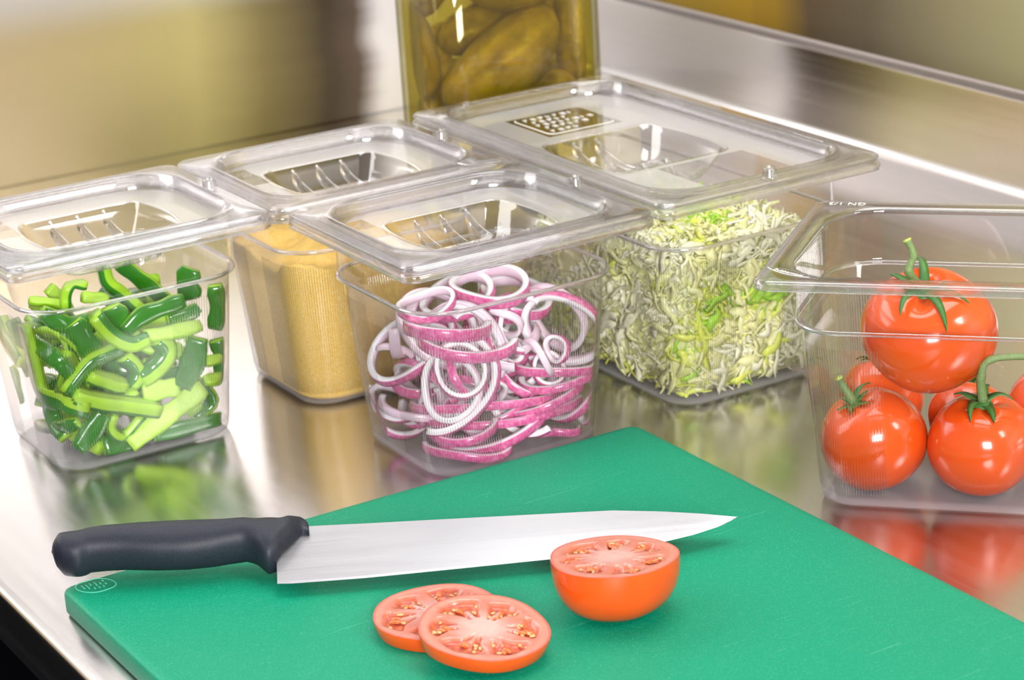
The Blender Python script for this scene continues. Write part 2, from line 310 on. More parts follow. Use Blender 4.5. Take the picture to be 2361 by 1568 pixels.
slab('wall_right', (UU + .20, -2.2, -.9), (UU + .25, VB + .1, 1.9), WALLR)
tb = empty('prep_table', rz=TH)
tag(tb, 'brushed stainless steel prep table with a raised upstand along its back edge', 'table')
m = MB()
# folded sheet: rounded left edge, flat top, cove, upstand face, rolled lip
prof = [(EU + .004, -.040), (EU, -.036), (EU, -.006), (EU + .0015, -.0015), (EU + .006, 0), (EU + .3, 0), (UU - .010, 0), (UU - .004, .0014), (UU - .0008, .006)]
def sheet(mb, prof, v0, v1, nv=2):
    loops = []
    for i in range(nv + 1):
        v = v0 + (v1 - v0) * i / nv
        loops.append([(a, v, b) for a, b in prof])
    n = len(prof); vs = [p for l in loops for p in l]
    fs = [(i * n + k, i * n + k + 1, (i + 1) * n + k + 1, (i + 1) * n + k) for i in range(nv) for k in range(n - 1)]
    mb.add(vs, fs)
sheet(m, prof, -.6, VB)
m.build('table_top', STEEL_TOP, tb)
m = MB()
prof = [(UU - .0008, .006), (UU, .012), (UU, .0765), (UU + .0004, .0780)]
sheet(m, prof, -.6, VB)
m.build('upstand', STEEL_UP, tb)
m = MB()
prof = [(UU + .0004, .0780), (UU + .0030, .0792), (UU + .0008, .0805), (UU - .0006, .0825), (UU - .0006, .0850), (UU + .0006, .0868), (UU + .0025, .0872), (UU + .0045, .0860), (UU + .0050, .080), (UU + .0050, .0)]
sheet(m, prof, -.6, VB)
m.build('rolled_lip', mat_steel('dull_steel_lip', .45, 0, 0, (.30, .27, .26), sc=(4, 4, 200), bs=.03), tb)

# ------------------------------------------------------------------ lights
def area(name, loc, target, sx, sy, W, col=(1, 1, 1)):
    l = bpy.data.lights.new(name, 'AREA'); l.shape = 'RECTANGLE'; l.size = sx; l.size_y = sy; l.energy = W; l.color = col
    o = bpy.data.objects.new(name, l); COL.objects.link(o); o.location = loc
    o.rotation_mode = 'QUATERNION'; o.rotation_quaternion = (Vector(target) - Vector(loc)).to_track_quat('-Z', 'Y'); return o
def uvz(u, v, z): p = U * u + V * v; return (p.x, p.y, z)
LIGHTS = [
 ('ceiling_light_panel', uvz(1.05, 1.25, 1.6), uvz(.85, 1.1, 0), 1.0, 1.0, 15, (1, .985, .965)),
 ('back_fill_light', uvz(.0, 1.95, .85), uvz(.4, .6, .1), 1.3, .7, 11, (1, .99, .99)),  # unseen area light added at the back to brighten lids and table
 ('front_fill_light', (.10, -.85, .74), (.0, 1.5, .1), .7, .5, 60, (1, .985, .98)),  # unseen fill added behind the camera for the pan fronts and upstand
 ('corner_fill_light', uvz(1.12, 1.72, .55), uvz(1.2, 2.05, .04), .16, .10, 1.1, (1, .98, .97)),  # small unseen fill, added to whiten the wall corner and upstand
 ('right_light_panel', (1.6, .1, 1.4), (.0, 1.45, .05), .6, .6, 22, (1, .985, .96)),
]
for a in LIGHTS: area(*a)
w = bpy.data.worlds.new('room_air'); scene.world = w; w.use_nodes = True
w.node_tree.nodes['Background'].inputs[0].default_value = (.92, .90, .88, 1)
w.node_tree.nodes['Background'].inputs[1].default_value = .33

# ------------------------------------------------------------------ pans and lids
PANW = {'sixth': (.176, .162), 'third': (.176, .325), 'long': (.325, .1635)}
def skewer(sk):
    def f(u, v): return (u - sk * v, v)
    return f
def build_body(a, b, sk=0):
    g = skewer(sk)
    prof = [(.0145, .1440, .033), (.0150, .1400, .033), (.0152, .1150, .031), (.0160, .1125, .030), (.0178, .1110, .029),
            (ins(.08), .080, .028), (ins(.04), .040, .026), (.0262, .0100, .024), (.0268, .0060, .0235), (.0280, .0025, .022), (.0310, .0005, .019)]
    m = MB(); loops = []; at = []; ref = rr(a / 2 - .02, b / 2 - .02, .028, 10, 6)
    for i_, z, r in prof:
        P = rr(a / 2 - i_, b / 2 - i_, r, 10, 6)
        loops.append([(*g(p[0], p[1]), z) for p in P]); at += [(p[2], p[3], z) for p in ref]
    P = rr(a / 2 - .034, b / 2 - .034, .018, 10, 6)
    loops.append([(*g(p[0], p[1]), .0012) for p in P]); at += [(p[2], p[3], .002) for p in P]
    loft(m, loops, cap1=True)
    return m, at
def ring_solid(mb, a, b, prof, sk=0, n=8, st=2, z0=0):
    g = skewer(sk); loops = []
    for i_, z, r in prof:
        loops.append([(*g(p[0], p[1]), z + z0) for p in rr(a / 2 - i_, b / 2 - i_, r, n, st)])
    loft(mb, loops, close=True)
def text_mesh(txt, size, ext, name, mat, parent, loc, rot):
    c = bpy.data.curves.new(name, 'FONT'); c.body = txt; c.size = size; c.extrude = ext; c.align_x = 'CENTER'; c.align_y = 'CENTER'
    t = bpy.data.objects.new(name, c); COL.objects.link(t)
    me = bpy.data.meshes.new_from_object(t); bpy.data.objects.remove(t)
    me.materials.clear(); me.materials.append(mat)
    o = bpy.data.objects.new(name, me); COL.objects.link(o); o.parent = parent; o.location = loc; o.rotation_euler = rot; return o
t = NT('embossed_plastic'); LETTER = t.done(t.mixs(.65, clear_shader(t, gl=.3, rough=.2), t.n('BsdfDiffuse', Color=(.92, .90, .84, 1)).outputs[0]))
def make_pan(kind, sk=0):
    a, b = PANW[kind]
    root = empty('food_pan')
    m, at = build_body(a, b, sk); m.build('body', BODY, root, {'rib': at})
    m = MB()
    ring_solid(m, a, b, [(.0006, .1405, .009), (0, .1412, .0095), (0, .1440, .0095), (.0010, .1458, .009), (.0030, .1464, .009), (.0085, .1464, .018), (.0115, .1462, .030), (.0140, .1450, .033),
                         (.0150, .1425, .0335), (.0138, .1422, .0335), (.0118, .1440, .031), (.0085, .1444, .020), (.0030, .1444, .009), (.0018, .1434, .0085), (.0018, .1408, .008)], sk)
    m.build('rim', RIM, root)
    m = MB()
    k = [(.0152 + .0012 * cos(t) + .0004, .1118 + .0014 * sin(t), .030) for t in [i * pi / 4 for i in range(8)]]
    ring_solid(m, a, b, k, sk); m.build('stacking_ridge', RIDGE, root)
    return root
RIDGE = mat_rim('ridge_plastic', .65, 1.45)
def barrel(hu, hv, bul, cu=0, cv=0, r=.007, n=8, st=6):
    out = []
    for p in rr(hu, hv, r, n, st):
        t = max(0, 1 - (p[1] / hv) ** 2); s = 1 if p[0] > 0 else -1
        out.append((cu + p[0] + s * bul * t * min(1, abs(p[0]) / (hu - r * .5)) ** 6, cv + p[1]))
    return out
def make_lid(kind, hc, hs, peg, windows=()):
    a, b = PANW[kind]; a -= .0015; b -= .0015
    root = empty('pan_lid')
    m = MB()
    ring_solid(m, a, b, [(.0010, .1468, .009), (0, .1478, .0095), (0, .1494, .0095), (.0012, .1504, .009), (.0090, .1505, .020), (.0108, .1522, .031), (.0126, .1526, .033), (.0145, .1515, .034),
                         (.0158, .1450, .034), (.0166, .1428, .034), (.0166, .1410, .033), (.0148, .1420, .034), (.0130, .1492, .034), (.0115, .1503, .033), (.0096, .1494, .030), (.0080, .1486, .018), (.0030, .1486, .009), (.0022, .1468, .0088)],
               n=8, st=6)
    # one little step along the flange, as moulded
    m.build('frame', RIM, root)
    cu, cv = hc; hu, hv, bul = hs
    inner = barrel(hu, hv, bul, cu, cv)
    outer = [(p[0], p[1]) for p in rr(a / 2 - .0166, b / 2 - .0166, .034, 8, 6)]
    m = MB(); K = 14; loops = []
    for i in range(K + 1):
        t = i / K
        loops.append([(o[0] + (q[0] - o[0]) * t, o[1] + (q[1] - o[1]) * t, .1420) for o, q in zip(outer, inner)])
    loft(m, loops)
    pl = m.build('plate', None, root)
    t = NT('lid_plate_' + kind)
    c = t.n('SeparateXYZ', i0=t.obj()).outputs
    mask = None
    for u0, u1, v0, v1 in windows:
        r_ = t.math('MULTIPLY', t.math('MULTIPLY', t.math('GREATER_THAN', c[0], u0), t.math('LESS_THAN', c[0], u1)),
                    t.math('MULTIPLY', t.math('GREATER_THAN', c[1], v0), t.math('LESS_THAN', c[1], v1)))
        mask = r_ if mask is None else t.math('MAXIMUM', mask, r_)
    fro = t.mixs(.45, t.mixs(.4, t.n('BsdfDiffuse', Color=(.86, .85, .85, 1)).outputs[0], t.n('BsdfTranslucent', Color=(.8, .8, .8, 1)).outputs[0]), t.n('BsdfGlossy', Color=(1, 1, 1, 1), Roughness=.42).outputs[0])
    cl = clear_shader(t, gl=.06, rough=.04)
    fr = t.mixs(.44, cl, fro)
    pl.data.materials.clear(); pl.data.materials.append(t.done(t.mixs(mask, fr, cl)))
    # sunken grip
    m = MB(); lp = []
    for k, (s, z) in enumerate([(1.03, .1428), (1.0, .1434), (.97, .1425), (.93, .1385), (.84, .1300), (.74, .1225), (.66, .1205), (.5, .1200)]):
        lp.append([(cu + (q[0] - cu) * s, cv + (q[1] - cv) * (s if k < 3 else 1 - (1 - s) * 1.15), z) for q in inner])
    loft(m, lp, cap1=True); m.build('grip_recess', RECESS, root)
    # curved ribs bridging the recess
    nr = 3 if kind == 'sixth' else 2
    for r_ in range(nr):
        u0 = cu + hu * (-.45 + r_ * (.9 / 2 if nr == 3 else .42)); m = MB(); pts = []
        for i in range(13):
            s = i / 12; v = cv + hv * (.93 - 1.86 * s)
            zt = .1415 - .0165 * sin(pi * min(1, s * 1.25) ** .8) if s < .8 else .1415 - .0165 * sin(pi * min(1, .8 * 1.25) ** .8) - .012 * sin(pi * (s - .8) / .4)
            zt = max(zt, .124)
            pts.append(Vector((u0 + .010 * sin(pi * s) + .006 * s, v, zt)))
        P = crom(pts, 2); w = .0011; L1 = []
        for p in P:
            zb = min(p.z - .002, .1205 + .018 * abs((p.y - cv) / hv) ** 6)
            L1.append([(p.x - w, p.y, zb), (p.x + w, p.y, zb), (p.x + w, p.y, p.z - .0006), (p.x, p.y, p.z), (p.x - w, p.y, p.z - .0006)])
        loft(m, L1, cap0=True, cap1=True); m.build('grip_rib', RECESS, root)
    m = MB(); lp = []
    for r_, z in [(.0052, .1505), (.0046, .1515), (.0044, .1562), (.0040, .1572), (.0030, .1573), (.0026, .1560)]:
        lp.append([(peg[0] + r_ * cos(2 * pi * k / 20), peg[1] + r_ * sin(2 * pi * k / 20), z) for k in range(20)])
    loft(m, lp, cap1=True); m.build('peg', RIM, root)
    return root
RECESS = mat_clear('grip_plastic', tint=(.95, .945, .955), edge=(.66, .65, .68), gl=.13, rough=.05)
def place(o, c): o.location = (c[0], c[1], 0); o.rotation_euler = (0, 0, TH); return o
PC = dict(pepper=(-.2600, 1.4702), must=(-.1085, 1.5605), onion=(-.0222, 1.4200), big=(.0916, 1.5862))
pan_pepper = place(make_pan('sixth'), PC['pepper'])
tag(pan_pepper, 'clear ribbed plastic food pan filled with green pepper strips', 'food pan', 'clear square food pans with lids')
def copy_tree(o, parent=None):
    c = o.copy(); COL.objects.link(c)
    if parent: c.parent = parent
    for ch in list(o.children): copy_tree(ch, c)
    return c
pan_must = place(copy_tree(pan_pepper), PC['must']); pan_must['label'] = 'clear plastic food pan filled with coarse yellow meal'
pan_onion = place(copy_tree(pan_pepper), PC['onion']); pan_onion['label'] = 'clear ribbed plastic food pan filled with red onion rings'
pan_big = place(make_pan('third'), PC['big']); tag(pan_big, 'large clear plastic food pan holding shredded lettuce, marked 5 L', 'food pan')
text_mesh('5 L', .0150, .0002, 'volume_mark', LETTER, pan_big, (-.004, -(.1625 - .0148), .1255), (pi / 2, 0, 0))
m = MB(); box(m, (-.0290, -.1481, .1238), (-.0170, -.1477, .1250)); m.build('volume_line', LETTER, pan_big)
lid_p = place(make_lid('sixth', (-.001, -.004), (.041, .040, .006), (.0795, 0), [(-.060, -.046, .012, .055)]), PC['pepper'])
tag(lid_p, 'clear plastic lid on the pan of green pepper strips', 'lid', 'clear square lids with sunken ribbed grips')
lid_m = place(copy_tree(lid_p), PC['must']); lid_m['label'] = 'clear plastic lid on the pan of yellow meal'
lid_o = place(copy_tree(lid_p), PC['onion']); lid_o['label'] = 'clear plastic lid on the pan of red onion rings'
lid_b = place(make_lid('third', (-.006, -.010), (.044, .049, .006), (0, -.1545), [(-.032, .030, .057, .118), (-.024, .0448, -.140, -.064)]), PC['big'])
tag(lid_b, 'long clear plastic lid on the lettuce pan, with an embossed label panel', 'lid')
m = MB()
for r_, (vv, n_) in enumerate([(.108, 7), (.099, 5), (.090, 8), (.081, 6), (.070, 4)]):
    for k in range(n_):
        x = -.022 + k * .0062 + (r_ % 2) * .002; l = .0030 + .0018 * ((k * 7 + r_ * 3) % 3) / 2
        box(m, (x, vv - .0026, .1422), (x + .0009, vv + .0022, .1426)); box(m, (x + .0016, vv - (.0026 if k % 2 else 0), .1422), (x + l * .75, vv + (.0022 if k % 3 else .0004), .1426)) if k % 4 else box(m, (x + .0016, vv + .0012, .1422), (x + .0030, vv + .0022, .1426))
m.build('embossed_lettering', LETTER, lid_b)
m = MB(); rp = rr(.028, .027, .006, 5, 1)
loft(m, [[(p[0] - .001, p[1] + .0875, .1423) for p in rp], [(p[0] * .97 - .001, p[1] * .97 + .0875, .1427) for p in rp]]); m.build('label_border', LETTER, lid_b)
# open pan of tomatoes
LTH = -.29475; O3 = Vector((.13363, 1.25823, 0))
le1 = Vector((cos(LTH), sin(LTH), 0)); sk = -.0728
le2 = Vector((-sin(LTH + sk), cos(LTH + sk), 0))
LC = O3 + le1 * .1625 + le2 * .0815
pan_tom = make_pan('long', tan_sk := math.tan(sk))
pan_tom.location = LC; pan_tom.rotation_euler = (0, 0, LTH)
tag(pan_tom, 'open clear plastic food pan without a lid, holding whole tomatoes', 'food pan')
text_mesh('GN 1/3', .0075, .0001, 'size_mark', LETTER, pan_tom, (-.136, .0730, .1465), (0, 0, pi))
text_mesh('Rubbermaid', .0042, .0001, 'maker_mark', LETTER, pan_tom, (-.1495, -.064, .1465), (0, 0, -.55))
m = MB(); P = []
for s in (1, -1):
    for i in range(13):
        x = -1 + 2 * i / 12; x *= s; P.append((x * .0165, s * .0034 * (1 - x * x)))
c_, s_ = cos(-.55), sin(-.55)
f = lambda k: [(-.1495 + (x * k) * c_ - (y * k) * s_, -.064 + x * k * s_ + y * k * c_, .1465 + (.0003 if k < 1 else 0)) for x, y in P]
loft(m, [f(1), f(.93)]); m.build('maker_mark_outline', LETTER, pan_tom)

# ------------------------------------------------------------------ green pepper strips
def veg(name, col, rough, **kw): return simple(name, col, rough, nscale=90, namt=.25, **kw)
SKIN = veg('pepper_skin', (.035, .21, .012), .14, Coat__Weight=.4)
FLESH = veg('pepper_flesh', (.36, .64, .025), .38, bscale=400, bstr=.3, bdist=.0006, Subsurface__Weight=.12, Subsurface__Radius=(.004, .006, .001), Subsurface__Scale=1.0)
INNER = veg('pepper_inner', (.45, .70, .08), .45, bscale=260, bstr=.5, bdist=.0008)
def strip_mesh(name, path, w, t, nrm, parent=None, taper=.8, dry=False):
    """path: Vectors; nrm: list of skin side directions"""
    m = MB(); n = len(path); loops = []
    for i, p in enumerate(path):
        tg = (path[min(i + 1, n - 1)] - path[max(i - 1, 0)]).normalized()
        nn = nrm[i]; nn = (nn - tg * nn.dot(tg)).normalized(); x = tg.cross(nn)
        e = min(i, n - 1 - i) / (n - 1); s = taper + (1 - taper) * min(1, e * 5)
        wv = w / 2 * s * (1 + .10 * sin(i * .9 + w * 9000)); h = t / 2 * (.9 + .1 * s)
        sec = [(-1, -.5), (-.85, -1), (-.3, -.92), (.3, -.92), (.85, -1), (1, -.5), (1, .35), (.88, .85), (.45, 1.05), (0, 1.1), (-.45, 1.05), (-.88, .85), (-1, .35)]
        loops.append([p + x * (a * wv) + nn * (b * h) for a, b in sec])
    k = 13; vs = [q for l in loops for q in l]; fs = []; ms = []
    for i in range(n - 1):
        for j in range(k):
            fs.append((i * k + j, i * k + (j + 1) % k, (i + 1) * k + (j + 1) % k, (i + 1) * k + j)[::-1])
            ms.append(0 if 6 <= j <= 11 else (2 if j in (1, 2, 3) else 1))
    fs.append(tuple(range(k))); fs.append(tuple((n - 1) * k + j for j in reversed(range(k)))); ms += [1, 1]
    m.add(vs, fs, ms); m.v = fit_in(m.v, .176, .162, .0024, .119)
    if dry: return m
    return m.build(name, [SKIN, FLESH, INNER], parent)
def to_world(c, th=TH): return Matrix.Translation((c[0], c[1], 0)) @ Matrix.Rotation(th, 4, 'Z')
WP = to_world(PC['pepper']); PILE = Pile()
eye = Vector((0, 0, .56224))
PEPLAB = ['short green pepper strip, flesh side up, at the back left of the heap', 'blunt green pepper chunk poking up behind the hooked strip', 'hooked green pepper strip curling over at the upper left of the heap',
 'short pale pepper strip lying beside the hooked one', 'long pale-edged pepper strip rising highest out of the heap', 'thick dark pepper strip leaning behind the highest one', 'dark green pepper end standing up near the right corner of its pan',
 'dark upright pepper strip pressed into the right corner of its pan', 'U-shaped pepper strip sagging across the middle of the heap, skin down', 'straight yellowish pepper strip pointing right across the heap',
 'shiny dark pepper strip slanting just under the pan ridge', 'slim pepper strip slanting down to the left in mid heap', 'broad bent pepper strip hanging down in the middle of the pan front', 'wide dark pepper strip leaning against the right of the pan front',
 'large L-shaped pepper strip along the left corner of the pan', 'small pale pepper strip behind the L-shaped one', 'short curved pepper strip crossing behind the middle', 'straight green pepper strip lying level low in the pan front',
 'long pale pepper strip slanting up from the pan floor to the right', 'tight curl of pepper under the level strip', 'chunky pale pepper piece showing its inner side near the right', 'thin pepper piece touching the right pan wall, upper of two',
 'thin pepper piece touching the right pan wall, lower of two', 'dark pepper strip lying on the pan floor near the right corner', 'dark pepper strip slanting inside the L-shaped one', 'broad dark pepper piece low at the front left of the pan',
 'dark pepper piece flat on the pan floor under the pale slanting strip', 'dull green pepper strip low behind the left ribbed corner', 'small pepper stub in the gap beside the yellowish strip', 'broad shiny dark pepper piece behind the ribs, upper left',
 'broad dark pepper piece just below the highest strip', 'pepper strip on the left face of the pan, upper one', 'pepper strip on the left face of the pan, lower one', 'dark bent pepper strip behind the wide dark one',
 'dark pepper piece beneath the left end of the level strip', 'pepper strip on the left face of the pan, beside the corner', 'bent pepper strip buried behind the level strip', 'pepper strip on the pan floor under the dark flat piece',
 'dark pepper strip lying just below the ridge at the left', 'pepper strip crossing under the dark standing end', 'upright pepper strip near the ribs of the right corner', 'dark pepper strip sagging behind the wide leaning one']
for i, (pts, w_, tw) in enumerate(PEPPER):
    P = [Vector(q) for q in pts]
    path = crom(P, 5); W = [WP @ p for p in path]
    Wi = WP.inverted(); nr = []
    for k, p in enumerate(path):
        vd = (Wi @ eye - p).normalized()
        tg = (path[min(k + 1, len(path) - 1)] - path[max(k - 1, 0)]).normalized()
        vd = (vd - tg * vd.dot(tg)).normalized()
        nr.append(Quaternion(tg, radians(tw)) @ vd)
    wv = w_ * 1.3
    th = .0052 if not 50 < abs(tw) < 130 else max(.0048, wv)
    ww = wv if not 50 < abs(tw) < 130 else .012
    mm = strip_mesh('pepper_strip', path, ww, th, nr, dry=True); PILE.add(PILE.key(mm))
    o = mm.build('pepper_strip', [SKIN, FLESH, INNER]); o.matrix_world = WP
    tag(o, PEPLAB[i], 'pepper strip', 'green pepper strips in the left pan')
rnd = random.Random(3)
for i in range(60):
    best = None
    for tr in range(22):
        q = Quaternion((rnd.gauss(0, 1), rnd.gauss(0, 1), rnd.gauss(0, .6), rnd.gauss(0, 1))).normalized()
        Rr = rnd.uniform(.018, .04); al = rnd.uniform(.030, .050) / Rr
        c = Vector((rnd.uniform(-.040, .040), rnd.uniform(-.030, .040), rnd.uniform(.012, .082)))
        path = []; nr = []
        for k in range(9):
            a = -al / 2 + al * k / 8; e = Vector((cos(a), sin(a), 0)); path.append(c + q @ ((e - Vector((1, 0, 0)) * .9) * Rr)); nr.append(q @ e)
        for p in path:
            s = ins(p.z); lim = .088 - s - .011
            p.x = max(-lim, min(lim, p.x)); lim = .081 - s - .011; p.y = max(-lim, min(lim, p.y)); p.z = max(.008, p.z)
        mm = strip_mesh('pepper_strip', path, rnd.uniform(.009, .015), .0048, nr, dry=True); ky = PILE.key(mm); h = PILE.hits(ky)
        if best is None or h < best[0]: best = (h, mm, ky)
        if h == 0: break
    if best[0] > 60: continue
    PILE.add(best[2]); o = best[1].build('pepper_strip', [SKIN, FLESH, INNER]); o.matrix_world = WP
    tag(o, 'green pepper strip buried deep behind the front strips of its pan', 'pepper strip', 'buried green pepper strips')

# ------------------------------------------------------------------ red onion rings
RINGS[22][3] *= .84; RINGS[22][0][1] += .010
t = NT('onion_skin'); c = t.obj(); ns = t.noise(70, 3, .6, c); 
col = t.mixc(ns, (.44, .012, .13), (.80, .08, .35))
st_ = t.math('POWER', t.noise(420, 2, .5, c), 2); col = t.mixc(st_, col, (.95, .50, .68))
OSKIN = t.done(t.pbr(col, .22, 0, Coat__Weight=.2, Subsurface__Weight=.1, Subsurface__Radius=(.004, .002, .003), Subsurface__Scale=1.0))
OWHITE = simple('onion_flesh', (.98, .94, .96), .25, nscale=120, namt=.08, Subsurface__Weight=.2, Subsurface__Radius=(.004, .003, .003), Subsurface__Scale=1.0)
OPINK = simple('onion_edge', (.80, .32, .50), .3)
OIN = simple('onion_inner', (.86, .68, .77), .25, nscale=160, namt=.12)
def ring_mesh(l, a1, a2, Rr, s0, s1, h, th=.0042, seed=0, pale=False, dry=False):
    l, a1, a2 = Vector(l), Vector(a1).normalized(), Vector(a2)
    ax = a1.cross(a2).normalized(); a2 = ax.cross(a1).normalized()
    rn = random.Random(seed); ph = rn.random() * 6; am = rn.uniform(.03, .09); closed = s1 - s0 >= 359
    n = 56 if closed else max(16, int((s1 - s0) / 6)); loops = []; th *= min(1.0, max(.6, Rr / .025))
    for i in range(n if closed else n + 1):
        a = radians(s0 + (s1 - s0) * i / n)
        rr_ = Rr * (1 + am * cos(2 * a + ph) + .02 * cos(3 * a + ph * 2)); wob = .0014 * sin(2 * a + ph * 3)
        e = a1 * cos(a) - a2 * sin(a)
        hh = h / 2; sec = [(0, -hh), (0, -hh * .4), (.0004, 0), (0, hh * .4), (0, hh), (-.00035, hh + .0002), (-th * .5, hh + .0002), (-th, hh), (-th, 0), (-th, -hh), (-th * .5, -hh - .0002), (-.00035, -hh - .0002)]
        loops.append([l + e * (rr_ + a_) + ax * (b_ + wob) for a_, b_ in sec])
    m = MB(); k = 12; vs = [q for L_ in loops for q in L_]; N = len(loops); fs = []; ms = []
    for i in range(N if closed else N - 1):
        for j in range(k):
            i2 = (i + 1) % N
            fs.append((i * k + j, i * k + (j + 1) % k, i2 * k + (j + 1) % k, i2 * k + j))
            ms.append(0 if j in (0, 1, 2, 3) else 2 if j in (4, 11) else 3 if j in (7, 8) else 1)
    if not closed: fs.append(tuple(reversed(range(k)))); fs.append(tuple((N - 1) * k + j for j in range(k))); ms += [1, 1]
    m.add(vs, fs, ms); m.v = fit_in(m.v, .176, .162, .0024, .119)
    return (m, [OIN if pale else OSKIN, OWHITE, OPINK, OIN])
WO = to_world(PC['onion']); PILE = Pile()
RINGLAB = ['topmost red onion ring, lying tilted on the heap', 'small thin onion ring beside the topmost one, to its left', 'large loose onion ring leaning at the left of the heap', 'large onion ring slanting down the upper right of the heap',
 'onion arc bending over in the middle front with a dark purple skin', 'round pale onion ring facing front in the heap centre', 'widest onion ring, a white-edged U at the pan front', 'long onion arc sweeping along the pan front near the floor',
 'small upright onion ring in the lower right corner', 'open onion strip slanting beside the small upright ring', 'bright pink onion band just under the pan ridge, left of centre', 'pink onion band below the bright one',
 'half onion ring standing under the topmost ring', 'thin onion arc lying level across the middle', 'thin onion arc below the level one', 'white onion arc at the right, upper', 'white onion arc at the right, lower',
 'onion arc bulging toward the left pan face', 'tiny onion core ring showing a dark hole', 'small onion ring around the tiny core', 'shallow onion arc near the pan floor, left', 'onion ring low in the left corner of its pan',
 'broad onion arc at the bottom, rising right', 'thin onion strip lying on the pan floor at the right', 'pale onion ring behind the large slanting one', 'thin white onion arc across the lower left', 'onion arc nested in the widest ring',
 'white onion arc running right from the centre', 'pale inner ring around the round central one', 'onion ring lying flat behind the topmost one', 'onion ring lying flat behind the small thin one']
for i, (l, a1, a2, Rr, s0, s1, h) in enumerate(RINGS):
    o = ring_mesh(l, a1, a2, Rr, s0, s1, max(.0045, h * 1.4), seed=i, pale=i in (24, 28, 25)); PILE.add(PILE.key(o[0])); o = o[0].build('onion_ring', o[1]); o.matrix_world = WO
    tag(o, RINGLAB[i], 'onion ring', 'red onion rings in the front pan')
rnd = random.Random(11)
for i in range(50):
    best = None
    for tr in range(26):
        q = Quaternion((1, rnd.gauss(0, .45), rnd.gauss(0, .45), rnd.gauss(0, 1))).normalized()
        if i % 4 == 0: q = Quaternion((rnd.gauss(0, 1), rnd.gauss(0, 1), rnd.gauss(0, .4), rnd.gauss(0, 1))).normalized()
        Rr = rnd.uniform(.012, .032); k = .060 - Rr
        c = Vector((rnd.uniform(-k, k), rnd.uniform(-k + .006, k), rnd.uniform(.010, .082)))
        nz = (q @ Vector((0, 0, 1))).z; up = Rr * math.sqrt(max(0, 1 - nz * nz)) + .005
        c.z = max(up + .004, min(c.z, .092 - up * .35))
        if c.z + up > .105: c.z = max(up * .9, .105 - up)
        mm = ring_mesh(c, q @ Vector((1, 0, 0)), q @ Vector((0, 1, 0)), Rr, *((0, 360) if rnd.random() < .6 else (0, rnd.uniform(120, 280))), rnd.uniform(.004, .007), seed=100 + i, pale=rnd.random() < .35)
        ky = PILE.key(mm[0]); h = PILE.hits(ky)
        if best is None or h < best[0]: best = (h, mm, ky)
        if h == 0: break
    if best[0] > 60: continue
    PILE.add(best[2]); o = best[1][0].build('onion_ring', best[1][1]); o.matrix_world = WO
    tag(o, 'red onion ring buried inside the heap of its pan', 'onion ring', 'buried red onion rings')

# ------------------------------------------------------------------ yellow meal
t = NT('coarse_meal'); c = t.obj()
g = t.noise(900, 3, .7, c); g2 = t.noise(1700, 2, .6, c)
col = t.ramp(g, [(.3, (.95, .52, .08)), (.5, (.98, .66, .17)), (.68, (.99, .78, .34))])
col = t.mixc(t.math('GREATER_THAN', g2, .64), col, (.70, .30, .04))
MEAL = t.done(t.pbr(col, .85, 0, t.bump(g, .35, .0010)))
m = MB(); a, b = .176, .162
def mtop(u, v):
    q = Vector((u * 28, v * 28, 1.7)); h = .0955 + .010 * noise.noise(q) + .004 * noise.noise(q * 3) + .0015 * noise.noise(q * 9)
    h += .016 * math.exp(-((u + .002) ** 2 + (v + .002) ** 2) / .0009)
    d = math.hypot(u + .062, v + .045); h += .003 * math.exp(-d * d / .0004)
    return h
loops = []
for z in (.0025, .006, .02, .04, .06, .08, .088):
    s = ins(z) + .0022 + (.003 if z < .003 else 0)
    loops.append([(p[0], p[1], z) for p in rr(a / 2 - s, b / 2 - s, .025, 12, 16)])
for k, f_ in enumerate((1, .985, .95, .9, .84, .77, .7, .62, .54, .46, .38, .3, .22, .15, .08, .02)):
    s = ins(.09) + .0022; L_ = []
    for p in rr(a / 2 - s, b / 2 - s, .025, 12, 16):
        u, v = p[0] * f_, p[1] * f_; z = mtop(u, v)
        if k == 0: z -= .0015
        L_.append((u, v, z))
    loops.append(L_)
loft(m, loops, cap0=True, cap1=True)
o = m.build('yellow_meal', MEAL); o.matrix_world = to_world(PC['must'])
tag(o, 'coarse yellow meal heaped in the clear pan behind the onions', 'meal', kind='stuff')

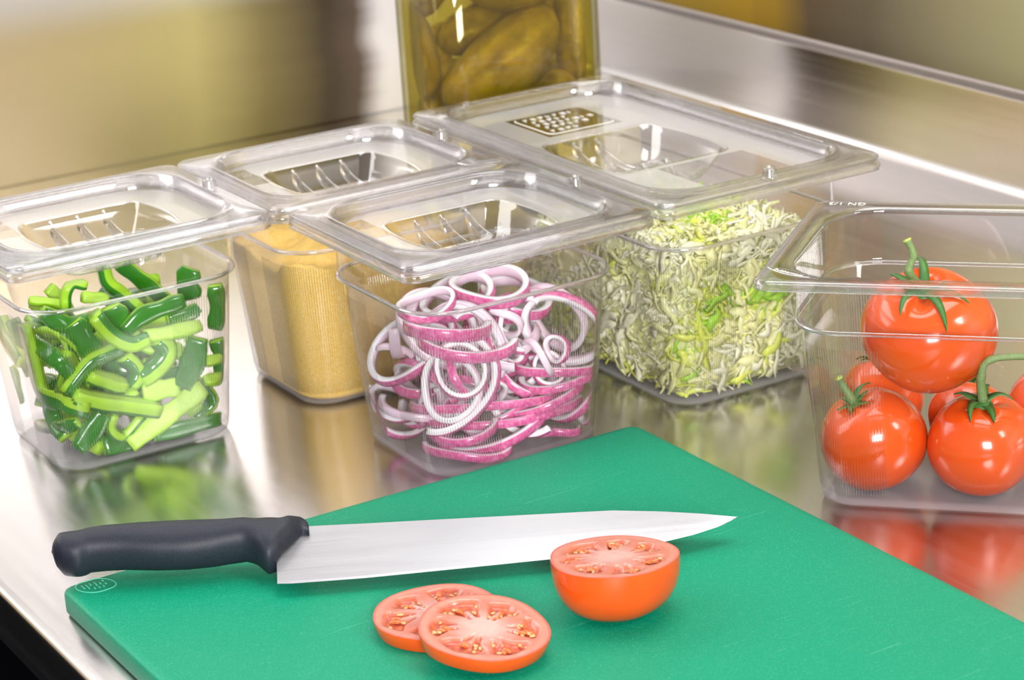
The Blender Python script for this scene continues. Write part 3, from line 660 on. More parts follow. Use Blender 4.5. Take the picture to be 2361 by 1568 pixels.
# ------------------------------------------------------------------ shredded lettuce
LM = [simple('lettuce_white', (1, .98, .66), .35, nscale=60, namt=.12, thin=.12),
      simple('lettuce_pale', (1, .98, .46), .35, nscale=60, namt=.15, thin=.12), simple('lettuce_light', (.80, .93, .15), .35, nscale=60, namt=.2, thin=.12),
      simple('lettuce_green', (.42, .74, .05), .35, nscale=60, namt=.25, thin=.12)]
def ltop(u, v):
    # heap, highest near the front, falling to the right and to the back
    h = .112 - max(0, v + .03) * .42 - max(0, u - .008) ** 1.0 * .30
    h += .012 * math.exp(-((u + .005) ** 2 + (v + .085) ** 2) / .0016) + .006 * noise.noise(Vector((u * 30, v * 30, 3)))
    return h
def shred(mb, c, q, L_, w_, curl, rn, mat):
    n = 7; vs = []; ph = rn.random() * 6; tw = rn.gauss(0, .8)
    for i in range(n):
        s = i / (n - 1) - .5; a = s * curl
        p = Vector((sin(a) / curl * L_ if abs(curl) > .05 else s * L_, (1 - cos(a)) / curl * L_ if abs(curl) > .05 else 0, .0012 * sin(s * 9 + ph)))
        ww = w_ * (1 - (abs(s) * 2) ** 3 * .6) / 2 * (1 + .25 * sin(s * 14 + ph)); t_ = tw * s
        e = Vector((0, sin(t_), cos(t_)))
        tn = Vector((0, cos(t_), -sin(t_))) * .0003
        for d, o_ in ((-1, -1), (1, -1), (1, 1), (-1, 1)): vs.append(c + q @ (p + e * ww * d + tn * o_))
    fs = []
    for i in range(n - 1):
        for j in range(4): fs.append((i * 4 + j, i * 4 + (j + 1) % 4, (i + 1) * 4 + (j + 1) % 4, (i + 1) * 4 + j))
    fs += [(3, 2, 1, 0), ((n - 1) * 4, (n - 1) * 4 + 1, (n - 1) * 4 + 2, (n - 1) * 4 + 3)]
    mb.add(vs, fs, mat)
def shove(vs, mg, zmax):
    """move one whole shred back inside the pan"""
    d = [(b[0] - a[0], b[1] - a[1], b[2] - a[2]) for a, b in zip(vs, fit_in(vs, .176, .325, mg, zmax))]
    s = [max((q[k] for q in d), key=abs) for k in range(3)]
    return [(x + s[0], y + s[1], z + s[2]) for x, y, z in vs]
def greenish(c, rn):
    g = noise.noise(Vector((c.x * 32 + 4.2, c.z * 30, c.y * 12))) + .28 * math.exp(-((c.x + .01) ** 2 + (c.z - .06) ** 2) / .0009) + .25 * math.exp(-((c.x - .0) ** 2 + (c.z - .12) ** 2) / .0002)
    r = rn.random() * .5 + g
    return 3 if r > .78 else 2 if r > .56 else 1 if r > .2 else 0
def rq(rn): return Quaternion((rn.gauss(0, 1), rn.gauss(0, 1), rn.gauss(0, 1), rn.gauss(0, 1))).normalized()
WB = to_world(PC['big']); rnd = random.Random(5)
def inside(u, v, z, mg): s = ins(z) + mg; return abs(u) < .088 - s and abs(v) < .1625 - s
mb_ = MB()
cnt = 0
while cnt < 5200:
    u, v, z = rnd.uniform(-.07, .07), rnd.uniform(-.14, .055), rnd.uniform(.006, .125)
    if z > ltop(u, v) or not inside(u, v, z, .0065): continue
    if cnt % 2 and v > -.12 and z < ltop(u, v) - .012 and u > -.05: continue
    c = Vector((u, v, z)); shred(mb_, c, rq(rnd), rnd.uniform(.012, .026), rnd.uniform(.0022, .0058), rnd.uniform(-2.8, 2.8), rnd, greenish(c, rnd)); cnt += 1
    mb_.v[-28:] = shove(mb_.v[-28:], rnd.uniform(.0030, .0095), .1185 - rnd.random() * .006)
# dense middle of the heap, a little inside the walls
lp = []
for z in (.006, .03, .06, .085, .1):
    s = ins(z) + .0105
    lp.append([(p[0] + .003 * noise.noise(Vector((p[0] * 90, p[1] * 90, z * 90))), p[1], z) for p in [(q[0], q[1] * .62 - .048) for q in rr(.088 - s, .1625 - s - .002, .02, 8, 12)]])
for f_ in (.9, .75, .55, .35, .15):
    lp.append([(x * f_, (y + .048) * f_ - .048, 0) for x, y, z in lp[3]])
lp = [[(x, y, min(z if z else 1, ltop(x, y) - .010)) if j >= 3 else (x, y, z) for x, y, z in L_] for j, L_ in enumerate(lp)]
loft(mb_, lp, cap0=True, cap1=True, mat=1)
# keep every shred inside the pan
mb_.v = fit_in(mb_.v, .176, .325, .0022, .1195)
o = mb_.build('shredded_lettuce', LM); o.matrix_world = WB
tag(o, 'mass of finely shredded pale lettuce filling the big lidded pan', 'lettuce', kind='stuff')
LL = ['white', 'pale yellow', 'light green', 'green']
for i in range(300):
    for _ in range(200):
        k = rnd.random()
        if k < .50: z = rnd.uniform(.008, .112); u = rnd.uniform(-.062, .066); v = -(.1625 - ins(z) - .0045)
        elif k < .68: z = rnd.uniform(.01, .105); v = rnd.uniform(-.13, -.03); u = -(.088 - ins(z) - .0045)
        else: u = rnd.uniform(-.06, .06); v = rnd.uniform(-.135, .03); z = ltop(u, v) + .001
        if z <= ltop(u, v) + .0015: break
    mb_ = MB(); c = Vector((u, v, z))
    a_ = rnd.uniform(0, pi)
    if k < .5: q = Quaternion((0, 1, 0), a_) @ Quaternion((1, 0, 0), pi / 2 + rnd.gauss(0, .3)) @ Quaternion((1, 0, 0), pi / 2)
    elif k < .68: q = Quaternion((1, 0, 0), a_) @ Quaternion((0, 0, 1), pi / 2)
    else: q = rq(rnd)
    g = greenish(c, rnd)
    shred(mb_, c, q, rnd.uniform(.014, .034), rnd.uniform(.0024, .0068), rnd.uniform(-2.6, 2.6), rnd, g)
    mb_.v = fit_in(shove(mb_.v, rnd.uniform(.0026, .0042), .1190 - rnd.random() * .003), .176, .325, .0022, .1195)
    o = mb_.build('lettuce_shred', LM); o.matrix_world = WB
    where = 'against the front face' if k < .5 else 'against the left face' if k < .68 else 'on top of the heap'
    tag(o, LL[g] + ' lettuce shred ' + where + ' in the big pan', 'lettuce shred', LL[g] + ' lettuce shreds ' + where)

# ------------------------------------------------------------------ tomatoes
t = NT('tomato_skin'); c = t.obj()
col = t.mixc(t.noise(16, 3, .5, c), (.73, .050, .007), (.80, .120, .008))
TOM = t.done(t.pbr(col, .16, 0, Coat__Weight=.3, Subsurface__Weight=.15, Subsurface__Radius=(.01, .003, .001), Subsurface__Scale=1.0))
CAL = simple('tomato_calyx', (.055, .17, .03), .5, nscale=220, namt=.35)
STEM = simple('tomato_stem', (.18, .26, .09), .55, nscale=300, namt=.3, bscale=500, bstr=.4)
STEMCUT = simple('cut_stem_end', (.55, .58, .12), .6)
def tomato(name, c, Rr, axis, lobes=5, flat=.84, seed=0, stem=None, sep=5, sl=.5, bigcal=1.0):
    q = Vector((0, 0, 1)).rotation_difference(Vector(axis).normalized()); root = empty(name, c, q=q)
    rn = random.Random(seed); m = MB(); N, K = 64, 40; loops = []; ph = rn.random() * 6
    for i in range(1, K):
        a = pi * i / K; L_ = []
        for k in range(N):
            f = 2 * pi * k / N; lob = 1 + .022 * sin(a) * cos(lobes * f + ph) + .02 * cos(2 * f + ph)
            r = sin(a) ** .92 * Rr * lob; z = cos(a) * Rr * flat
            z -= .16 * Rr * math.exp(-(a / .42) ** 2) * (1 + .25 * cos(lobes * f + ph)); z += .04 * Rr * math.exp(-((pi - a) / .3) ** 2)
            L_.append((r * cos(f), r * sin(f), z))
        loops.append(L_)
    loft(m, loops, cap0=True, cap1=True)
    m.build('skin', TOM, root)
    z0 = Rr * (flat - .16) + .0003; m = MB()
    for s in range(sep):
        f = 2 * pi * s / sep + rn.uniform(-.3, .3); L_ = Rr * sl * rn.uniform(.8, 1.25); side = rn.uniform(-.5, .5); lift = rn.uniform(.0, .35)
        pts = []
        for i in range(9):
            k = i / 8; r = L_ * k; surf = Rr * flat * cos(min(1.4, (r / Rr) ** 1.05)) - .16 * Rr * math.exp(-((r / Rr) / .42) ** 2) + .0012
            z = surf + lift * Rr * (sin(pi * k * .9) * .35) + (.06 * Rr * k if lift > .2 else 0)
            pts.append(Vector((r * cos(f + side * k), r * sin(f + side * k), z)))
        vs = []
        for i, p in enumerate(pts):
            k = i / 8; w_ = Rr * .085 * bigcal * (1 - k) ** .6 * (1 if k > .1 else .9) + .0002
            x = Vector((-sin(f + side * k), cos(f + side * k), 0)); cu = Vector((0, 0, .35 * w_))
            vs += [p - x * w_ + cu, p - Vector((0, 0, .0004)), p + x * w_ + cu, p + Vector((0, 0, .0007))]
        fs = []
        for i in range(8):
            for j in range(4): fs.append((i * 4 + j, i * 4 + (j + 1) % 4, (i + 1) * 4 + (j + 1) % 4, (i + 1) * 4 + j))
        m.add(vs, fs)
    lp = [[(Rr * k * cos(2 * pi * j / 12), Rr * k * sin(2 * pi * j / 12), z0 + dz) for j in range(12)] for k, dz in ((.15 * bigcal, .0005), (.12 * bigcal, .002), (.07 * bigcal, .0035))]
    loft(m, lp, cap1=True)
    m.build('calyx', CAL, root)
    if stem:
        qi = q.inverted(); pts = [Vector((0, 0, z0 + .002))] + [qi @ (Vector(p) - Vector(c)) for p in stem]
        P = crom(pts, 5); rad = [.0030 - .0010 * min(1, i / len(P) * 2) + .0005 * (i % 5 == 0) for i in range(len(P))]
        rad[-1] = .0027; m = MB(); tube(m, P, rad, 9, caps=True); m.m[-1] = 1; m.build('stem', [STEM, STEMCUT], root)
    return root
def T3(u, v, z): return O3 + le1 * u + le2 * v + Vector((0, 0, z))
TOMS = [
 (T3(.0862, .0680, .0972), .0385, (-.16, -.36, .9), dict(seed=4, lobes=4, sep=5, sl=.72, flat=.89, stem=[T3(.0785, .050, .1380), T3(.0810, .0505, .1480), T3(.0775, .050, .1570)]),
  'big red tomato lying on top of the others, woody stem up'),
 (T3(.0558, .0568, .0325), .0309, (-.42, -.10, .9), dict(seed=8, lobes=3, sep=6, sl=.42, flat=.97, stem=[T3(.0395, .052, .0670), T3(.0375, .051, .0720)]), 'tomato in the left front corner of the open pan'),
 (T3(.1188, .0568, .0325), .0309, (-.02, -.14, 1), dict(seed=2, lobes=4, sep=5, sl=.66, flat=.97, bigcal=1.3, stem=[T3(.1190, .050, .0760), T3(.1240, .050, .0868), T3(.146, .055, .0880), T3(.172, .060, .0870)]),
  'tomato with a long green vine stem, right of the pan corner tomato'),
 (T3(.1540, .1060, .0340), .0300, (.5, .3, .9), dict(seed=5, flat=.98), 'tomato behind the vine-stemmed one, cut off by the photo edge'),
 (T3(.0500, .1120, .0380), .0255, (-.1, .5, .9), dict(seed=6, flat=.98), 'tomato at the back left, half hidden behind the stacked ones'),
 (T3(.1010, .1130, .0270), .0240, (.2, .5, .9), dict(seed=9, flat=.94), 'tomato at the very back of the open pan, under the top one'),
]
for c_, Rr, ax, kw, lab in TOMS: tag(tomato('tomato', c_, Rr, ax, **kw), lab, 'tomato', 'whole tomatoes in the open pan')

# cut tomatoes -------------------------------------------------------
t = NT('tomato_cut'); at = t.t.nodes.new('ShaderNodeAttribute'); at.attribute_name = 'tint'
c = t.obj(); f = t.noise(350, 3, .6, c)
col = t.mixc(.10, at.outputs['Color'], t.mixc(f, (.5, .10, .07), (.9, .6, .5)))
CUT = t.done(t.pbr(col, t.math('ADD', t.math('MULTIPLY', f, .16), .16), 0, t.bump(f, .25, .0006), Coat__Weight=.35, Coat__Roughness=.08, Subsurface__Weight=.12, Subsurface__Radius=(.005, .002, .001), Subsurface__Scale=1.0))
t = NT('tomato_skin_orange'); f = t.noise(25, 2, .5, t.obj())
SKO = t.done(t.pbr(t.mixc(f, (.72, .060, .006), (.78, .110, .007)), .22, 0, Coat__Weight=.2, Subsurface__Weight=.25, Subsurface__Radius=(.008, .003, .001), Subsurface__Scale=1.0))
SEED = simple('tomato_seed', (.66, .36, .14), .2, Coat__Weight=.5)
GEL = simple('tomato_gel', (.72, .12, .02), .08, nscale=300, namt=.3, Coat__Weight=.6)
def sm(a, b, x): x = max(0, min(1, (x - a) / (b - a))); return x * x * (3 - 2 * x)
def lerp3(a, b, k): return tuple(p + (q - p) * k for p, q in zip(a, b))
def cut_face(mb, tints, Rr, outline, z, locs, seed, flip=False):
    """polar disc with star-shaped core, gel pockets and a pink outer wall"""
    nr, na = 46, 168; rn = random.Random(seed); base = len(mb.v)
    vs = [(0, 0, z)]; cols = [(.78, .52, .48)]; seeds = []
    for i in range(1, nr + 1):
        for k in range(na):
            f = 2 * pi * k / na; s = i / nr; r = Rr * outline(f) * s
            x, y = r * cos(f), r * sin(f)
            n1 = noise.noise(Vector((x * 160, y * 160, seed))) * .5; n2 = noise.noise(Vector((x * 420, y * 420, seed + 3)))
            pk = 0
            for (fc, w_, r0, r1, bend) in locs:
                d = ((f - fc + pi) % (2 * pi)) - pi; d -= bend * (s - .6)
                wd = w_ * (.70 + .45 * sm(r0, r1, s)) * (1 + .45 * n1)
                kk = sm(r0 - .05, r0 + .04, s + n1 * .07) * (1 - sm(r1 - .05, r1 + .04, s + n1 * .07 + abs(d) / w_ * .07)) * (1 - sm(wd * .8, wd * 1.15, abs(d)))
                arm = (1 - sm(w_ * .14, w_ * .30, abs(d) + .06 * n2)) * (1 - sm(.50, .62, s + n1 * .14))
                pk = max(pk, kk * (1 - arm))
            flesh = lerp3((.66, .40, .36), (.60, .155, .10), sm(.12, .62, s + n1 * .25)); flesh = lerp3(flesh, (.62, .235, .17), sm(.80, .9, s) * .7)
            flesh = lerp3(flesh, (.66, .32, .26), max(0, n1) * .9)
            c = lerp3(flesh, lerp3((.36, .018, .008), (.56, .10, .008), .5 + n2), pk)
            c = lerp3(c, (.66, .08, .05), sm(.95, .99, s))
            vs.append((x, y, z + (-.0024 * pk + .00025 * n1 * (1 if s < .97 else 0)) * (-1 if flip else 1))); cols.append(c)
    fs = [(0, 1 + k, 1 + (k + 1) % na) for k in range(na)]
    for i in range(nr - 1):
        a = 1 + i * na; b = a + na
        fs += [(a + k, b + k, b + (k + 1) % na, a + (k + 1) % na) for k in range(na)]
    if flip: fs = [f[::-1] for f in fs]
    mb.add(vs, fs, 0); tints += cols
    return [base + 1 + (nr - 1) * na + k for k in range(na)], na
def cut_tomato(name, Rr, thick, outline, prof, locs, seed, both=False):
    root = empty(name); m = MB(); tints = []
    ids, na = cut_face(m, tints, Rr, outline, 0, locs, seed)
    face = m.build('cut_face', CUT, root, {'tint': tints})
    m = MB(); loops = []
    for s, z in prof: loops.append([(Rr * outline(2 * pi * k / na) * s * cos(2 * pi * k / na), Rr * outline(2 * pi * k / na) * s * sin(2 * pi * k / na), z) for k in range(na)])
    loft(m, [l for l in loops[::-1]], cap0=True)
    m.build('skin', SKO, root)
    rn = random.Random(seed); m = MB(); g = MB()
    for fc, w_, r0, r1, bend in locs:
        for j in range(rn.randint(5, 9)):
            s = rn.uniform(r0 + .06, r1 - .06); d = rn.choice((-1, 1)) * rn.uniform(.35, .95) * w_; f = fc + bend * (s - .6) + d
            r = Rr * outline(f) * s; p = Vector((r * cos(f), r * sin(f), -.0013)); an = rn.random() * 6
            sx, sy = rn.uniform(.0011, .0017), rn.uniform(.0007, .0010)
            lp = []
            for a in (-.9, -.4, .2, .8, 1.3):
                lp.append([(p.x + sx * cos(a) * cos(b) * cos(an) - sy * cos(a) * sin(b) * sin(an), p.y + sx * cos(a) * cos(b) * sin(an) + sy * cos(a) * sin(b) * cos(an), p.z + .0007 * sin(a)) for b in [2 * pi * q / 8 for q in range(8)]])
            loft(m, lp, cap0=True, cap1=True)
        # a bead of gel
        for j in range(2):
            s = (r0 + r1) / 2 + rn.uniform(-.1, .1); f = fc + bend * (s - .6) + rn.uniform(-.5, .5) * w_; r = Rr * outline(f) * s
            sx, sy, an = rn.uniform(.002, .004), rn.uniform(.0014, .0022), f + rn.uniform(-.6, .6)
            lp = [[(r * cos(f) + sx * q0 * cos(b) * cos(an) - sy * q0 * sin(b) * sin(an), r * sin(f) + sx * q0 * cos(b) * sin(an) + sy * q0 * sin(b) * cos(an), zz) for b in [2 * pi * q / 10 for q in range(10)]] for q0, zz in ((1, -.0014), (.85, -.0008), (.4, -.0005))]
            loft(g, lp, cap1=True)
    s_ = m.build('seeds', SEED, root); s_['kind'] = 'stuff'
    g.build('gel', GEL, root)
    return root
ol_h = lambda f: 1 + .018 * cos(3 * f + .4) + .02 * cos(2 * f) + .012 * cos(5 * f + 1)
half = cut_tomato('tomato_half', .0329, 0, ol_h, [(1, 0), (1.006, -.002), (1.004, -.006), (.985, -.011), (.94, -.0165), (.86, -.0215), (.74, -.0258), (.58, -.029), (.40, -.0305), (.22, -.0302), (.08, -.0295)],
   [(.25, .30, .40, .80, .2), (1.15, .26, .36, .78, -.4), (2.05, .42, .42, .84, .1), (2.85, .20, .40, .82, .3), (3.75, .32, .42, .80, -.2), (4.65, .34, .45, .84, .1), (5.55, .30, .42, .82, .2)], 3)
half.location = (.0452, 1.1265, .0452); half.rotation_euler = (radians(-4.5), radians(2), .3)
tag(half, 'halved tomato resting skin down on the green board, cut face up', 'tomato half')
ol_s = lambda f: 1 + .014 * cos(3 * f + 1.2) + .012 * cos(2 * f + .5) + .01 * cos(5 * f)
prs = [(1, 0), (1.004, -.0008), (.985, -.0035), (.95, -.0075), (.94, -.0080), (.5, -.0080)]
LS = [(.15, .36, .38, .84, .3), (1.25, .34, .28, .80, -.2), (2.25, .42, .34, .88, .2), (3.30, .32, .42, .84, .2), (4.40, .42, .30, .86, -.1), (5.40, .38, .42, .86, .3)]
sl1 = cut_tomato('tomato_slice', .0330, 0, ol_s, prs, LS, 12)
sl1.location = (-.0232, 1.0845, .0300); sl1.rotation_euler = (radians(3.5), radians(7.0), -.15)
tag(sl1, 'front tomato slice overlapping the other slice on the board', 'tomato slice', 'tomato slices on the board')
sl2 = cut_tomato('tomato_slice', .0330, 0, ol_s, prs, LS, 21)
sl2.location = (-.0480, 1.1200, .0233); sl2.rotation_euler = (0, 0, 1.2)
tag(sl2, 'rear tomato slice lying flat, partly covered by the front slice', 'tomato slice', 'tomato slices on the board')

# ------------------------------------------------------------------ cutting board
t = NT('green_board'); c = t.obj()
sp = t.noise(1500, 2, .6, c); mp = t.n('Mapping', Vector=c, Rotation=(0, 0, -.9), Scale=(4, 260, 4))
scr = t.math('GREATER_THAN', t.noise(5, 5, .65, mp.outputs[0], .2), .66)
scr = t.math('MULTIPLY', scr, t.math('GREATER_THAN', t.noise(14, 2, .5, c), .52))
col = t.mixc(t.math('MULTIPLY', t.math('GREATER_THAN', sp, .625), .34), (.0, .275, .15), (.15, .56, .38))
col = t.mixc(t.math('MULTIPLY', scr, .30), col, (.25, .68, .48))
BOARD = t.done(t.pbr(col, .42, 0, t.bump(t.math('ADD', t.noise(900, 3, .6, c), t.math('MULTIPLY', scr, -.5)), .45, .0007), Specular__IOR__Level=.2, Subsurface__Weight=.1, Subsurface__Radius=(.002, .006, .004), Subsurface__Scale=1.0))
BU0, BU1, BV1, BV0, TBZ = .3765, .7575, 1.1655, .60, .015
m = MB(); hu, hv = (BU1 - BU0) / 2, (BV1 - BV0) / 2; lp = []
for i_, z in ((.0022, .0004), (.0008, .0010), (0, .0024), (0, .0126), (.0006, .0141), (.0022, .0150), (.0060, .0150)):
    lp.append([(p[0], p[1], z) for p in rr(hu - i_, hv - i_, .007, 6, 3)])
loft(m, lp, cap0=True, cap1=True)
bd = m.build('cutting_board', BOARD); bc = U * (BU0 + hu) + V * (BV0 + hv); bd.location = (bc.x, bc.y, 0); bd.rotation_euler = (0, 0, TH)
tag(bd, 'bright green plastic cutting board lying on the steel table', 'cutting board')
LBOARD = simple('board_emboss', (.12, .62, .40), .35)
m = MB(); cx_, cy_ = -.1735, .2725
ring_solid(m, .0245, .0185, [(0, .01495, .0092), (.0003, .0152, .0092), (.0006, .0152, .0089), (.0009, .01495, .0089)], n=8, st=1)
m.v = [(x * .82 - y * .35 + cx_, y + x * .1 + cy_, z) for x, y, z in m.v]
for k, (x, y, l) in enumerate([(-.0070, .002, .005), (-.0048, .001, .006), (-.0026, .003, .003), (-.0022, -.003, .002), (.0002, .002, .005), (.0004, -.0035, .002), (.0026, .001, .002), (.0028, -.0035, .002), (.0050, -.001, .002), (.0050, .0035, .0015)]):
    box(m, (cx_ + x, cy_ + y - l / 2, .0149), (cx_ + x + .0007, cy_ + y + l / 2, .0153))
m.build('embossed_mark', LBOARD, bd)

# ------------------------------------------------------------------ knife
A_, k_, w_, n_ = [Vector(x) for x in KNIFE]
KM = Matrix((k_, w_, n_)).transposed().to_4x4(); KM.translation = A_ + Vector((0, 0, .0012))
kr = bpy.data.objects.new('chef_knife', None); COL.objects.link(kr); kr.matrix_world = KM
tag(kr, 'large chef knife with a dark textured handle lying across the green board', 'knife')
BL = mat_steel('knife_steel', .30, .0, .0, (.40, .40, .425), sc=(8, 500, 8), bs=.03)
HD = simple('knife_handle_plastic', (.016, .019, .030), .5, Specular__IOR__Level=.35, nscale=800, namt=.5, bscale=1500, bstr=.25, bdist=.0005)
# blade: sections across the width, thickness falling to the edge
spine = BLADE[:9]; edge = [BLADE[8]] + BLADE[9:17]
def interp(pts, x):
    pts = sorted(tuple(p) for p in pts)
    if x <= pts[0][0]: return pts[0][1]
    for (x0, y0), (x1, y1) in zip(pts, pts[1:]):
        if x <= x1: return y0 + (y1 - y0) * (x - x0) / max(1e-9, x1 - x0)
    return pts[-1][1]
m = MB(); lp = []; N = 48; xs0 = -.003
for i in range(N + 1):
    s = i / N; x = xs0 + (.2507 - xs0) * (1 - (1 - s) ** 1.35)
    top = interp([(-.05, .0500)] + spine, x); bot = interp(edge, x) if x > 0 else 0 + .0008
    if i == N: top = bot = .0212
    h = top - bot; tk = .0011 * (1 - .55 * s); L_ = []
    for q, tt in ((0, .08), (.04, .25), (.5, .7), (1, 1)): L_.append((x, bot + h * q, tk * tt))
    for q, tt in ((1, 1), (.5, .7), (.04, .25)): L_.append((x, bot + h * q, -tk * tt))
    lp.append(L_)
# slant the heel under the handle
loft(m, lp, cap0=True, cap1=True, smooth=False)
m.build('blade', BL, kr)
H = HANDLE
upper = [h for h in H[1:13]]; lower = [H[0]] + H[13:][::-1]
m = MB(); lp = []; N = 60; xa, xb = -.1262, .0155
for i in range(N + 1):
    s = i / N; x = xa + (xb - xa) * (.5 - .5 * cos(pi * s))
    up_ = interp([(-.1262, .047)] + upper, x); lo_ = interp(H[13:] + [H[0]], x)
    if i == 0: up_, lo_ = .0480, .0450
    ta = (up_ - lo_) / 2; cy = (up_ + lo_) / 2
    hb = .0125 * min(1, math.sqrt(max(0, s * 12))) if s < .083 else .0125
    if x > .004: hb = max(.0015, .0125 * (1 - ((x - .004) / .0125) ** 2 * .75))
    hb = min(hb, ta * .75)
    th_ = radians(36); a2 = ta * ta - (hb / math.tan(th_)) ** 2; ra = math.sqrt(max(a2, (ta * .55) ** 2))
    lp.append([(x, cy + ra * (abs(cos(f)) ** .85) * (1 if cos(f) > 0 else -1), hb * (abs(sin(f)) ** .8) * (1 if sin(f) > 0 else -1)) for f in [2 * pi * q / 28 for q in range(28)]])
loft(m, lp, cap0=True, cap1=True)
m.build('handle', HD, kr)

# ------------------------------------------------------------------ pickle jar
GLASS = mat_clear('jar_glass', tint=(.93, .94, .84), edge=(.55, .52, .30), gl=.06, rough=.02)
t = NT('pickle_brine'); sh = t.mixs(.04, t.n('BsdfTransparent', Color=(.78, .69, .21, 1)).outputs[0], t.n('BsdfGlossy', Color=(1, .95, .7, 1), Roughness=.05).outputs[0])
BRINE = t.done(sh)
t = NT('pickle_skin'); c = t.obj(); f = t.noise(45, 4, .6, c); mp = t.n('Mapping', Vector=c, Scale=(90, 90, 6)); f2 = t.noise(1, 3, .6, mp.outputs[0])
col = t.ramp(f, [(.3, (.20, .15, .012)), (.5, (.38, .27, .025)), (.7, (.56, .42, .05))])
col = t.mixc(t.math('POWER', f2, 3), col, (.75, .62, .10))
PICK = t.done(t.pbr(col, .35, 0, t.bump(t.noise(60, 3, .6, c), .6, .004)))
JY = Vector((.0035, 1.862, 0)); JA = radians(13)
jar = empty('pickle_jar', JY, JA)
m = MB(); lp = []; hj = .0655
for i_, z, r in [(.012, .0006, .022), (.003, .002, .028), (0, .008, .031), (0, .05, .031), (0, .23, .031), (.004, .245, .034), (.014, .258, .040), (.018, .264, .044), (.018, .275, .046)]:
    lp.append([(p[0], p[1], z) for p in rr(hj - i_ + .006, hj - i_ + .006, r, 10, 3)])
loft(m, lp, cap0=True); m.build('glass', GLASS, jar)
m = MB(); lp = []
for i_, z, r in [(.010, .008, .022), (.0045, .012, .028), (.0045, .232, .028), (.010, .240, .030)]:
    lp.append([(p[0], p[1], z) for p in rr(hj - i_ + .006, hj - i_ + .006, r, 8, 2)])
loft(m, lp, cap0=True, cap1=True); m.build('brine', BRINE, jar)
m = MB(); lp = []
for r_, z in [(.055, .262), (.056, .264), (.056, .280), (.054, .282)]: lp.append([(r_ * cos(2 * pi * k / 48), r_ * sin(2 * pi * k / 48), z) for k in range(48)])
loft(m, lp, cap0=True, cap1=True); m.build('screw_lid', simple('jar_lid_white', (.8, .8, .78), .35), jar)
tag(jar, 'big square glass jar of pickles standing behind the lidded pans', 'jar')
JM = Matrix.Translation(JY) @ Matrix.Rotation(JA, 4, 'Z')
def pickle(c, ax, L_, r, lab, seed):
    rn = random.Random(seed); m = MB(); lp = []; K = 26; N = 28; b = rn.uniform(-.006, .006)
    for i in range(K + 1):
        s = -1 + 2 * i / K; rad = max(.0002, (1 - abs(s) ** 2.5) ** .55) * r; x0 = b * (1 - s * s)
        lp.append([((rad * (1 + .05 * noise.noise(Vector((cos(f) * 2, sin(f) * 2, s * 4 + seed)))) * cos(f)) + x0, rad * (1 + .05 * noise.noise(Vector((cos(f) * 2, sin(f) * 2, s * 4 + seed)))) * sin(f), s * L_) for f in [2 * pi * q / N for q in range(N)]])
    loft(m, lp, cap0=True, cap1=True)
    q = Vector((0, 0, 1)).rotation_difference(Vector(ax).normalized()); W = Matrix.Translation(c) @ q.to_matrix().to_4x4(); Lc = JM.inverted() @ W; out = []
    for v_ in m.v:
        x, y, z = Lc @ Vector(v_); hx, r2 = .0655, .0270; x = max(-hx, min(hx, x)); y = max(-hx, min(hx, y)); dx, dy = abs(x) - (hx - r2), abs(y) - (hx - r2)
        if dx > 0 and dy > 0 and math.hypot(dx, dy) > r2:
            k = r2 / math.hypot(dx, dy); x = math.copysign(hx - r2 + dx * k, x); y = math.copysign(hx - r2 + dy * k, y)
        out.append(Lc.inverted() @ Vector((x, y, z)))
    m.v = [tuple(v_) for v_ in out]; o = m.build('pickle', PICK); o.matrix_world = W
    tag(o, lab, 'pickle', 'whole pickles in the jar')
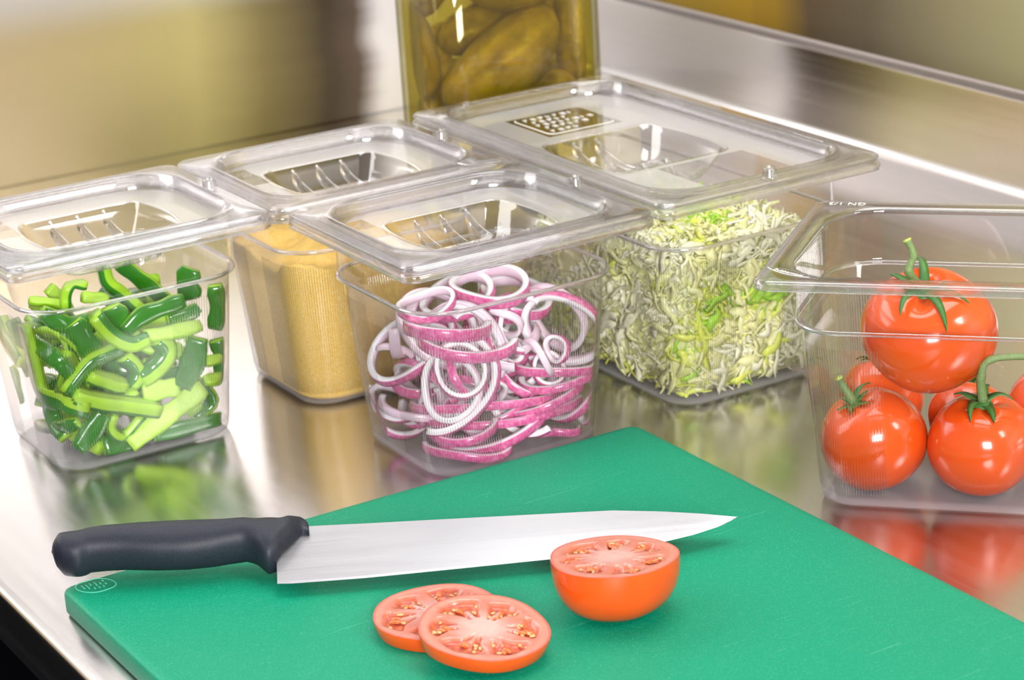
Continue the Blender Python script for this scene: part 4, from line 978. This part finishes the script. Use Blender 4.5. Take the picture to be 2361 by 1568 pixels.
PK = [((.004, 1.832, .152), (.76, .05, .62), .058, .0275, 'large yellow-green pickle lying diagonally across the jar front'),
 ((-.063, 1.846, .160), (-.22, .1, 1), .040, .0225, 'pickle standing at the left side of the jar'),
 ((.022, 1.829, .2190), (.95, .1, .20), .044, .0218, 'pickle lying across the top above the diagonal one'),
 ((-.050, 1.838, .2130), (.8, .3, .3), .028, .0160, 'small pickle at the upper left corner of the jar'),
 ((.056, 1.848, .106), (-.35, .2, 1), .033, .0190, 'brown pickle under the right end of the diagonal one'),
 ((.066, 1.872, .166), (.05, .2, 1), .046, .0185, 'pickle standing against the right side of the jar'),
 ((-.056, 1.846, .092), (.3, .1, 1), .034, .0220, 'pickle low at the left side of the jar'),
 ((-.006, 1.886, .166), (.9, .3, .2), .040, .0200, 'dark pickle lying behind the diagonal one'),
 ((.008, 1.835, .078), (.9, -.1, .15), .040, .0200, 'pickle below the diagonal one, behind the lids'),
 ((-.010, 1.895, .115), (.9, .2, -.3), .046, .0230, 'pickle at the back of the jar, lower'),
 ((.000, 1.897, .214), (.9, .2, .1), .046, .0215, 'pickle at the back of the jar, top'),
 ((-.045, 1.895, .200), (.5, .5, .6), .030, .0140, 'pickle deep in the jar behind the upper left one'), ((.050, 1.905, .190), (-.3, .5, .8), .030, .0140, 'pickle deep in the jar behind the right side one'),
 ((-.045, 1.905, .140), (.2, .2, 1), .030, .0140, 'pickle deep in the jar behind the left side one'), ((.045, 1.905, .110), (.2, .4, 1), .028, .0140, 'pickle deep in the jar, lower right'),
 ((-.035, 1.870, .050), (.2, .9, .2), .044, .0220, 'pickle on the jar floor, left'), ((.030, 1.865, .045), (.1, .9, .2), .044, .0220, 'pickle on the jar floor, right')]
for i, a in enumerate(PK): pickle(*a, i)

# ------------------------------------------------------------------ output settings
vs_ = scene.view_settings; vs_.view_transform = 'Standard'; vs_.look = 'None'; vs_.gamma = 1; vs_.use_curve_mapping = False; vs_.exposure = 0.18
cy = scene.cycles
cy.max_bounces = 14; cy.transparent_max_bounces = 48; cy.transmission_bounces = 12; cy.glossy_bounces = 6; cy.diffuse_bounces = 4
cy.caustics_refractive = False; cy.caustics_reflective = False; cy.sample_clamp_indirect = 6; cy.blur_glossy = .5
cy.use_denoising = True
try: cy.denoiser = 'OPENIMAGEDENOISE'; cy.denoising_input_passes = 'RGB_ALBEDO_NORMAL'
except Exception: pass
